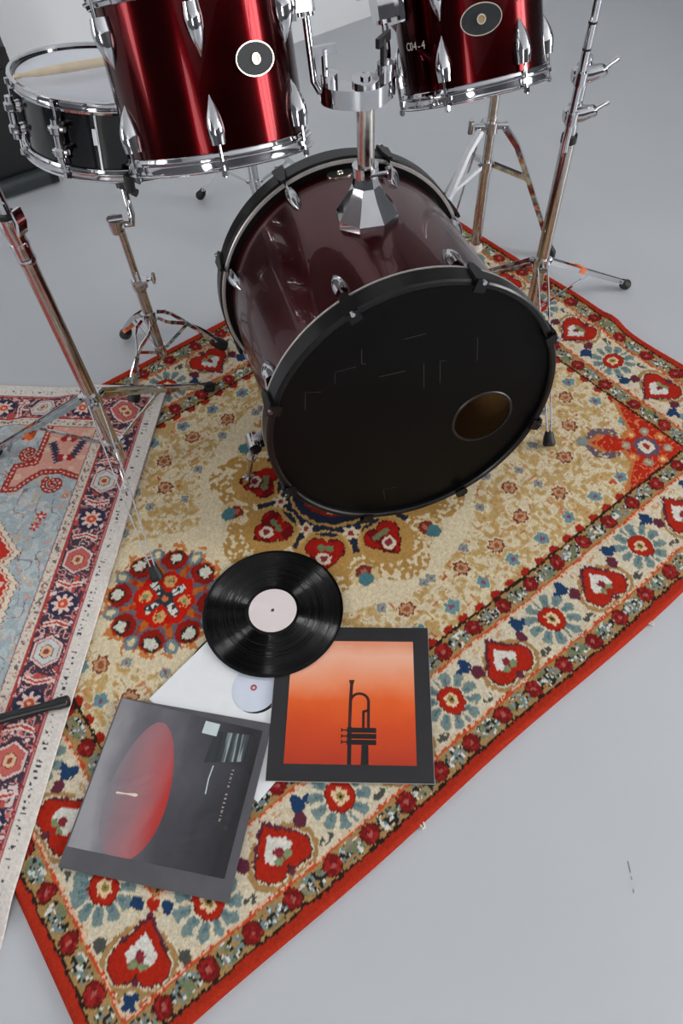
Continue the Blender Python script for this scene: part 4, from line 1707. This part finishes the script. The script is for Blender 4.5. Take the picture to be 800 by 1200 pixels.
# ------------------------------------------------------------------ amplifier cabinet against the left
def build_amp():
    o = Vector((-0.945, 2.515, 0))
    a = math.radians(27.0)
    root = thing('speaker_cabinet', 'black speaker cabinet with grey top section and bottom rail behind the snare', 'speaker',
                 Matrix.Translation(o) @ rotz(a))
    # local: front face on y=0 looking to -y, body extends to -x and +y
    w, dp, h = 0.66, 0.34, 0.42
    mb = MB()
    mb.box((-w / 2, dp / 2, h / 2 + 0.012), (w, dp, h - 0.024))
    mb.build('body', 'amp_black', root)
    mb = MB()
    mb.box((-w / 2, -0.004, h / 2 + 0.01), (w - 0.06, 0.012, h - 0.11))
    mb.build('grille', 'amp_black', root)
    mb = MB()
    mb.box((-w / 2, dp / 2, h + 0.115), (w, dp, 0.23))
    tp = mb.build('top_section', 'amp_grey', root)
    mb = MB()
    mb.box((-w / 2, -0.006, h + 0.006), (w, 0.012, 0.010))
    mb.build('seam_strip', 'amp_black', root)
    mb = MB()
    mb.tube([(0.0, -0.022, 0.030), (-w, -0.022, 0.030)], 0.029, 20)
    rl = mb.build('bottom_rail', 'amp_rail', root)
    mb = MB()
    mb.tube([(-0.022, -0.022, 0.030), (0.006, -0.022, 0.030)], 0.0305, 20)
    mb.tube([(0.004, -0.022, 0.030), (0.010, -0.022, 0.030)], 0.007, 12)
    mb.build('end_cap', 'black_plastic', rl)
    for x in (-0.03, -w + 0.03):
        mb = MB()
        mb.tube([(x, dp - 0.05, 0.0), (x, dp - 0.05, 0.018)], 0.018, 14)
        mb.build('rubber_foot', 'rubber', root)


build_amp()

# ------------------------------------------------------------------ records and sleeves
ZR = RUG1_TOP + 0.0012


def sleeve_base(name, label, x, y, z, rot, size, th, m, cat='record sleeve', tilt=(0, 0)):
    M = Matrix.Translation((x, y, z)) @ rotz(rot) @ Matrix.Rotation(tilt[0], 4, 'X') @ Matrix.Rotation(tilt[1], 4, 'Y')
    root = thing(name, label, cat, M)
    mb = MB()
    mb.box((0, 0, th / 2), (size, size, th))
    mb.build('card', m, root)
    return root


# white inner sleeve with its record inside
def build_inner():
    x, y, rot, s = -0.196, 0.531, math.radians(46.0), 0.306
    root = thing('inner_sleeve', 'white paper inner sleeve showing a pale label through its round hole', 'record sleeve', Matrix.Translation((x, y, ZR)) @ rotz(rot))
    mb = MB()
    n = 64
    hole = [(0.050 * math.cos(6.28318 * j / n), 0.050 * math.sin(6.28318 * j / n)) for j in range(n)]
    sq = []
    for j in range(n):
        t = 6.28318 * j / n
        c, s_ = math.cos(t), math.sin(t)
        k = (s / 2) / max(abs(c), abs(s_))
        sq.append((c * k, s_ * k))
    z0, z1 = 0.0026, 0.0032
    vs = [(a, b, z1) for a, b in hole] + [(a, b, z1) for a, b in sq] + [(a, b, z0) for a, b in sq]
    fs = [(j, n + j, n + (j + 1) % n, (j + 1) % n) for j in range(n)] + [(n + j, 2 * n + j, 2 * n + (j + 1) % n, n + (j + 1) % n) for j in range(n)]
    mb.add(vs, fs)
    mb.build('front_sheet', 'paper_white', root)
    mb = MB()
    mb.box((0, 0, 0.0003), (s, s, 0.0006))
    mb.build('back_sheet', 'paper_white', root)
    rec = thing('sleeved_record', 'black record inside the white inner sleeve, pale blue label showing', 'record', Matrix.Translation((x - 0.006, y + 0.004, ZR)) @ rotz(rot))
    mb = MB()
    mb.lathe([(0.0035, 0.0009), (0.1505, 0.0009), (0.151, 0.0014), (0.1505, 0.0019), (0.0035, 0.0019)], 96, closed=True)
    mb.build('disc', 'vinyl_plain', rec)
    mb = MB()
    mb.lathe([(0.0042, 0.0020), (0.050, 0.0020)], 64)
    mb.build('label', 'label_blue', rec)
    mb = MB()
    mb.lathe([(0.0040, 0.00205), (0.0066, 0.00215)], 24)
    mb.build('spindle_ring', 'marker_pink', rec)


build_inner()


def build_grey_sleeve():
    root = sleeve_base('album_sleeve', 'creased charcoal album sleeve with a red teardrop shape and tiny white lettering', -0.3545, 0.3430, ZR + 0.0036, -0.2454, 0.313, 0.0035,
                       'sleeve_grey', tilt=(0.0, 0.0))
    zt = 0.0035
    mb = MB()
    mb.prism([(-0.1535, -0.122), (0.1400, -0.122), (0.1420, 0.140), (-0.1535, 0.1555)], zt, zt + 0.0003)
    mb.build('cover_photo', 'print_grey', root)
    drop = []
    for i in range(48):
        t = 2 * math.pi * i / 48
        w = 0.058 * (1 - 0.18 * math.sin(t))
        drop.append((-0.058 + w * math.cos(t), -0.004 + 0.126 * math.sin(t)))
    drop = [(x, max(-0.122, y)) for x, y in drop]
    mb = MB()
    mb.prism(drop, zt + 0.0003, zt + 0.0005)
    mb.build('red_shape', 'print_red', root)
    mb = MB()
    mb.prism([(0.046, 0.062), (0.126, 0.078), (0.126, 0.128), (0.052, 0.124)], zt + 0.0003, zt + 0.0005)
    mb.build('pale_streaks', 'print_streaks', root)
    mb = MB()
    mb.prism([(0.026, 0.116), (0.056, 0.114), (0.057, 0.138), (0.027, 0.140)], zt + 0.0003, zt + 0.0006)
    mb.build('pale_patch', 'print_pale', root)
    # small white figure: a pale bar with a thin stem
    mb = MB()
    mb.prism([(-0.100, -0.0195), (-0.098, -0.0205), (-0.080, -0.0188), (-0.062, -0.0200), (-0.058, -0.0180), (-0.058, -0.0150), (-0.064, -0.0140), (-0.080, -0.0168), (-0.099, -0.0170)], zt + 0.0005, zt + 0.0007)
    mb.build('white_figure', 'print_cream', root)
    mb = MB()
    mb.strip([(0.066, 0.060, zt + 0.0004), (0.064, 0.035, zt + 0.0004), (0.066, 0.008, zt + 0.0004)], 0.0022, 0.0003, (1, 0, 0))
    mb.build('white_line', 'print_pale', root)
    for i, ch in enumerate('TENIA KREANIN'):
        if ch != ' ':
            bent_text(root, 'lettering', ch, 0.0060, Matrix.Translation((0.1045, 0.058 - i * 0.0074, zt + 0.0004)) @ rotz(-math.pi / 2), 'print_cream', 0.0001)


build_grey_sleeve()


def build_orange_sleeve():
    root = sleeve_base('album_sleeve', 'album sleeve with black border and an orange picture of a trumpet', -0.0075, 0.4931, ZR + 0.0042, -0.0874, 0.313, 0.0035,
                       'sleeve_charcoal', tilt=(0.0, 0.0))
    zt = 0.0035
    mb = MB()
    mb.box((0, 0, 0.0012), (0.3145, 0.3145, 0.0010))
    mb.build('worn_edge', 'paper_edge', root)
    mb = MB()
    mb.box((0, 0.0, zt + 0.00015), (0.250, 0.250, 0.0003))
    mb.build('cover_picture', 'print_sunset', root)
    # trumpet silhouette, standing on its bell
    zz = zt + 0.0004

    def line(pts, w, name, m='print_maroon'):
        mb_ = MB()
        mb_.strip([(a, b, zz) for a, b in pts], w, 0.0003, (0, 1, 0) if abs(pts[0][1] - pts[-1][1]) < abs(pts[0][0] - pts[-1][0]) else (1, 0, 0))
        return mb_.build(name, m, tp)
    # picture coordinates: x right, y up; the picture spans -.125..+.125
    tp = link('trumpet_silhouette', MB().prism([(-0.0055, -0.125), (0.0022, -0.125), (0.0022, -0.054), (-0.0055, -0.054)], zz - 0.0001, zz + 0.0002).mesh('trumpet_silhouette', 'print_black'), root)
    line([(-0.0022, -0.055), (-0.0012, 0.002), (0.0002, 0.030)], 0.0062, 'leadpipe')
    mb = MB()
    mb.prism([(-0.0018, 0.026), (0.0024, 0.026), (0.0060, 0.041), (-0.0052, 0.041)], zz - 0.0001, zz + 0.0002)
    mb.build('mouthpiece', 'print_maroon', tp)
    # tuning-slide bow
    mb = MB()
    n = 18
    vs, fs = [], []
    for i in range(n + 1):
        t = math.pi * i / n
        for r in (0.0150, 0.0205):
            vs.append((0.0165 - r * math.cos(t), -0.004 + r * 0.95 * math.sin(t), zz + 0.0002))
    fs = [(2 * i, 2 * i + 1, 2 * i + 3, 2 * i + 2) for i in range(n)]
    fs = [f[::-1] for f in fs]
    mb.add(vs, fs)
    mb.build('tuning_slide', 'print_maroon', tp)
    line([(0.0343, -0.055), (0.0343, -0.003)], 0.0056, 'slide_leg')
    line([(0.0245, -0.055), (0.0245, -0.024)], 0.0052, 'third_slide')
    line([(0.0222, -0.024), (0.0330, -0.021)], 0.0050, 'third_slide_bow')
    for j in range(3):
        mb = MB()
        y = -0.060 - 0.0115 * j
        mb.prism([(-0.007, y - 0.0048), (0.0495, y - 0.0048), (0.0495, y + 0.0048), (-0.007, y + 0.0048)], zz, zz + 0.0003)
        mb.build('valve_casing', 'print_black', tp)
        mb = MB()
        mb.prism([(-0.0165, y - 0.0012), (-0.007, y - 0.0012), (-0.007, y + 0.0012), (-0.0165, y + 0.0012)], zz, zz + 0.0003)
        mb.prism([(-0.0180, y - 0.004), (-0.0160, y - 0.004), (-0.0160, y + 0.004), (-0.0180, y + 0.004)], zz, zz + 0.0003)
        mb.build('valve_button', 'print_black', tp)
    mb = MB()
    mb.prism([(0.0205, -0.125), (0.0350, -0.125), (0.0345, -0.088), (0.0215, -0.088)], zz - 0.0001, zz + 0.0002)
    mb.build('bell_tube', 'print_black', tp)
    bent_text(root, 'lettering', 'I N E  .  V E U', 0.0055, Matrix.Translation((-0.015, 0.1135, zt + 0.0004)), 'print_faint', 0.0001)


build_orange_sleeve()


def build_record():
    M = Matrix.Translation((-0.1620, 0.7015, 0.0200)) @ Matrix.Rotation(-0.010, 4, 'X') @ Matrix.Rotation(-0.008, 4, 'Y')
    root = thing('vinyl_record', 'black vinyl record with plain pinkish label lying on the sleeves', 'record', M)
    # V-shaped grooves between the rim and the run-out
    pr = [(0.0036, 0.0), (0.1500, 0.0), (0.1512, 0.0008), (0.1512, 0.0014), (0.1500, 0.0020), (0.1462, 0.0018)]
    gr = random.Random(3)
    r_, p_ = 0.1462, 0.00040
    while r_ > 0.0585:
        if gr.random() < 0.02:
            r_ -= 0.0009                       # blank band between two tracks
            pr.append((r_, 0.0018))
        dp_ = p_ * gr.uniform(0.26, 0.52)
        pr += [(r_ - p_ / 2, 0.0018 - dp_), (r_ - p_, 0.0018)]
        r_ -= p_
    pr += [(0.0560, 0.0018), (0.0525, 0.0021), (0.0036, 0.0021)]
    mb = MB()
    mb.lathe(pr, 144, closed=True)
    mb.build('disc', 'vinyl', root, angle=6)
    mb = MB()
    mb.lathe([(0.0036, 0.0022), (0.0515, 0.0022)], 72)
    mb.build('label', 'label_pink', root)


build_record()

# ------------------------------------------------------------------ black handle on the pale rug
p0, p1 = Vector((-0.5690, 0.5290, 0)), Vector((-0.82, 0.478, 0))
zz = 0.0182 + 0.0118
dd = (p1 - p0).normalized()
root = thing('microphone', 'black microphone handle lying across the white edge of the pale rug', 'microphone', loc=(p0.x, p0.y, zz))
mb = MB()
pr = [(0.0, 0.0105), (0.002, 0.0120), (0.020, 0.0122), (0.032, 0.0104), (0.05, 0.0094), (0.14, 0.0104), (0.17, 0.0120), (0.178, 0.0150)]
mb.tube([dd * t + Vector((0, 0, -0.0010 * t / 0.17)) for t, r in pr], [r for t, r in pr], 24)
mb.build('handle', 'black_plastic', root)
mb = MB()
g = [(0.178, 0.0165), (0.186, 0.0215), (0.200, 0.0235), (0.214, 0.0215), (0.224, 0.0140), (0.227, 0.004)]
mb.tube([dd * t + Vector((0, 0, 0.0100 * min(1, (t - 0.17) / 0.03))) for t, r in g], [r for t, r in g], 24)
mb.build('grille', 'chrome_worn', root)

# ------------------------------------------------------------------ scuffs on the painted floor
for (x0, y0, x1, y1) in ((0.4545, 0.176, 0.4540, 0.158), (0.4535, 0.152, 0.4532, 0.147), (0.4515, 0.133, 0.4505, 0.127)):
    mb = MB()
    mb.strip([(x0, y0, 0.0003), (x1, y1, 0.0003)], 0.0018, 0.0004, (1, 0, 0))
    o = mb.build('floor_scuff', 'floor_scratch')
    o['kind'] = 'structure'
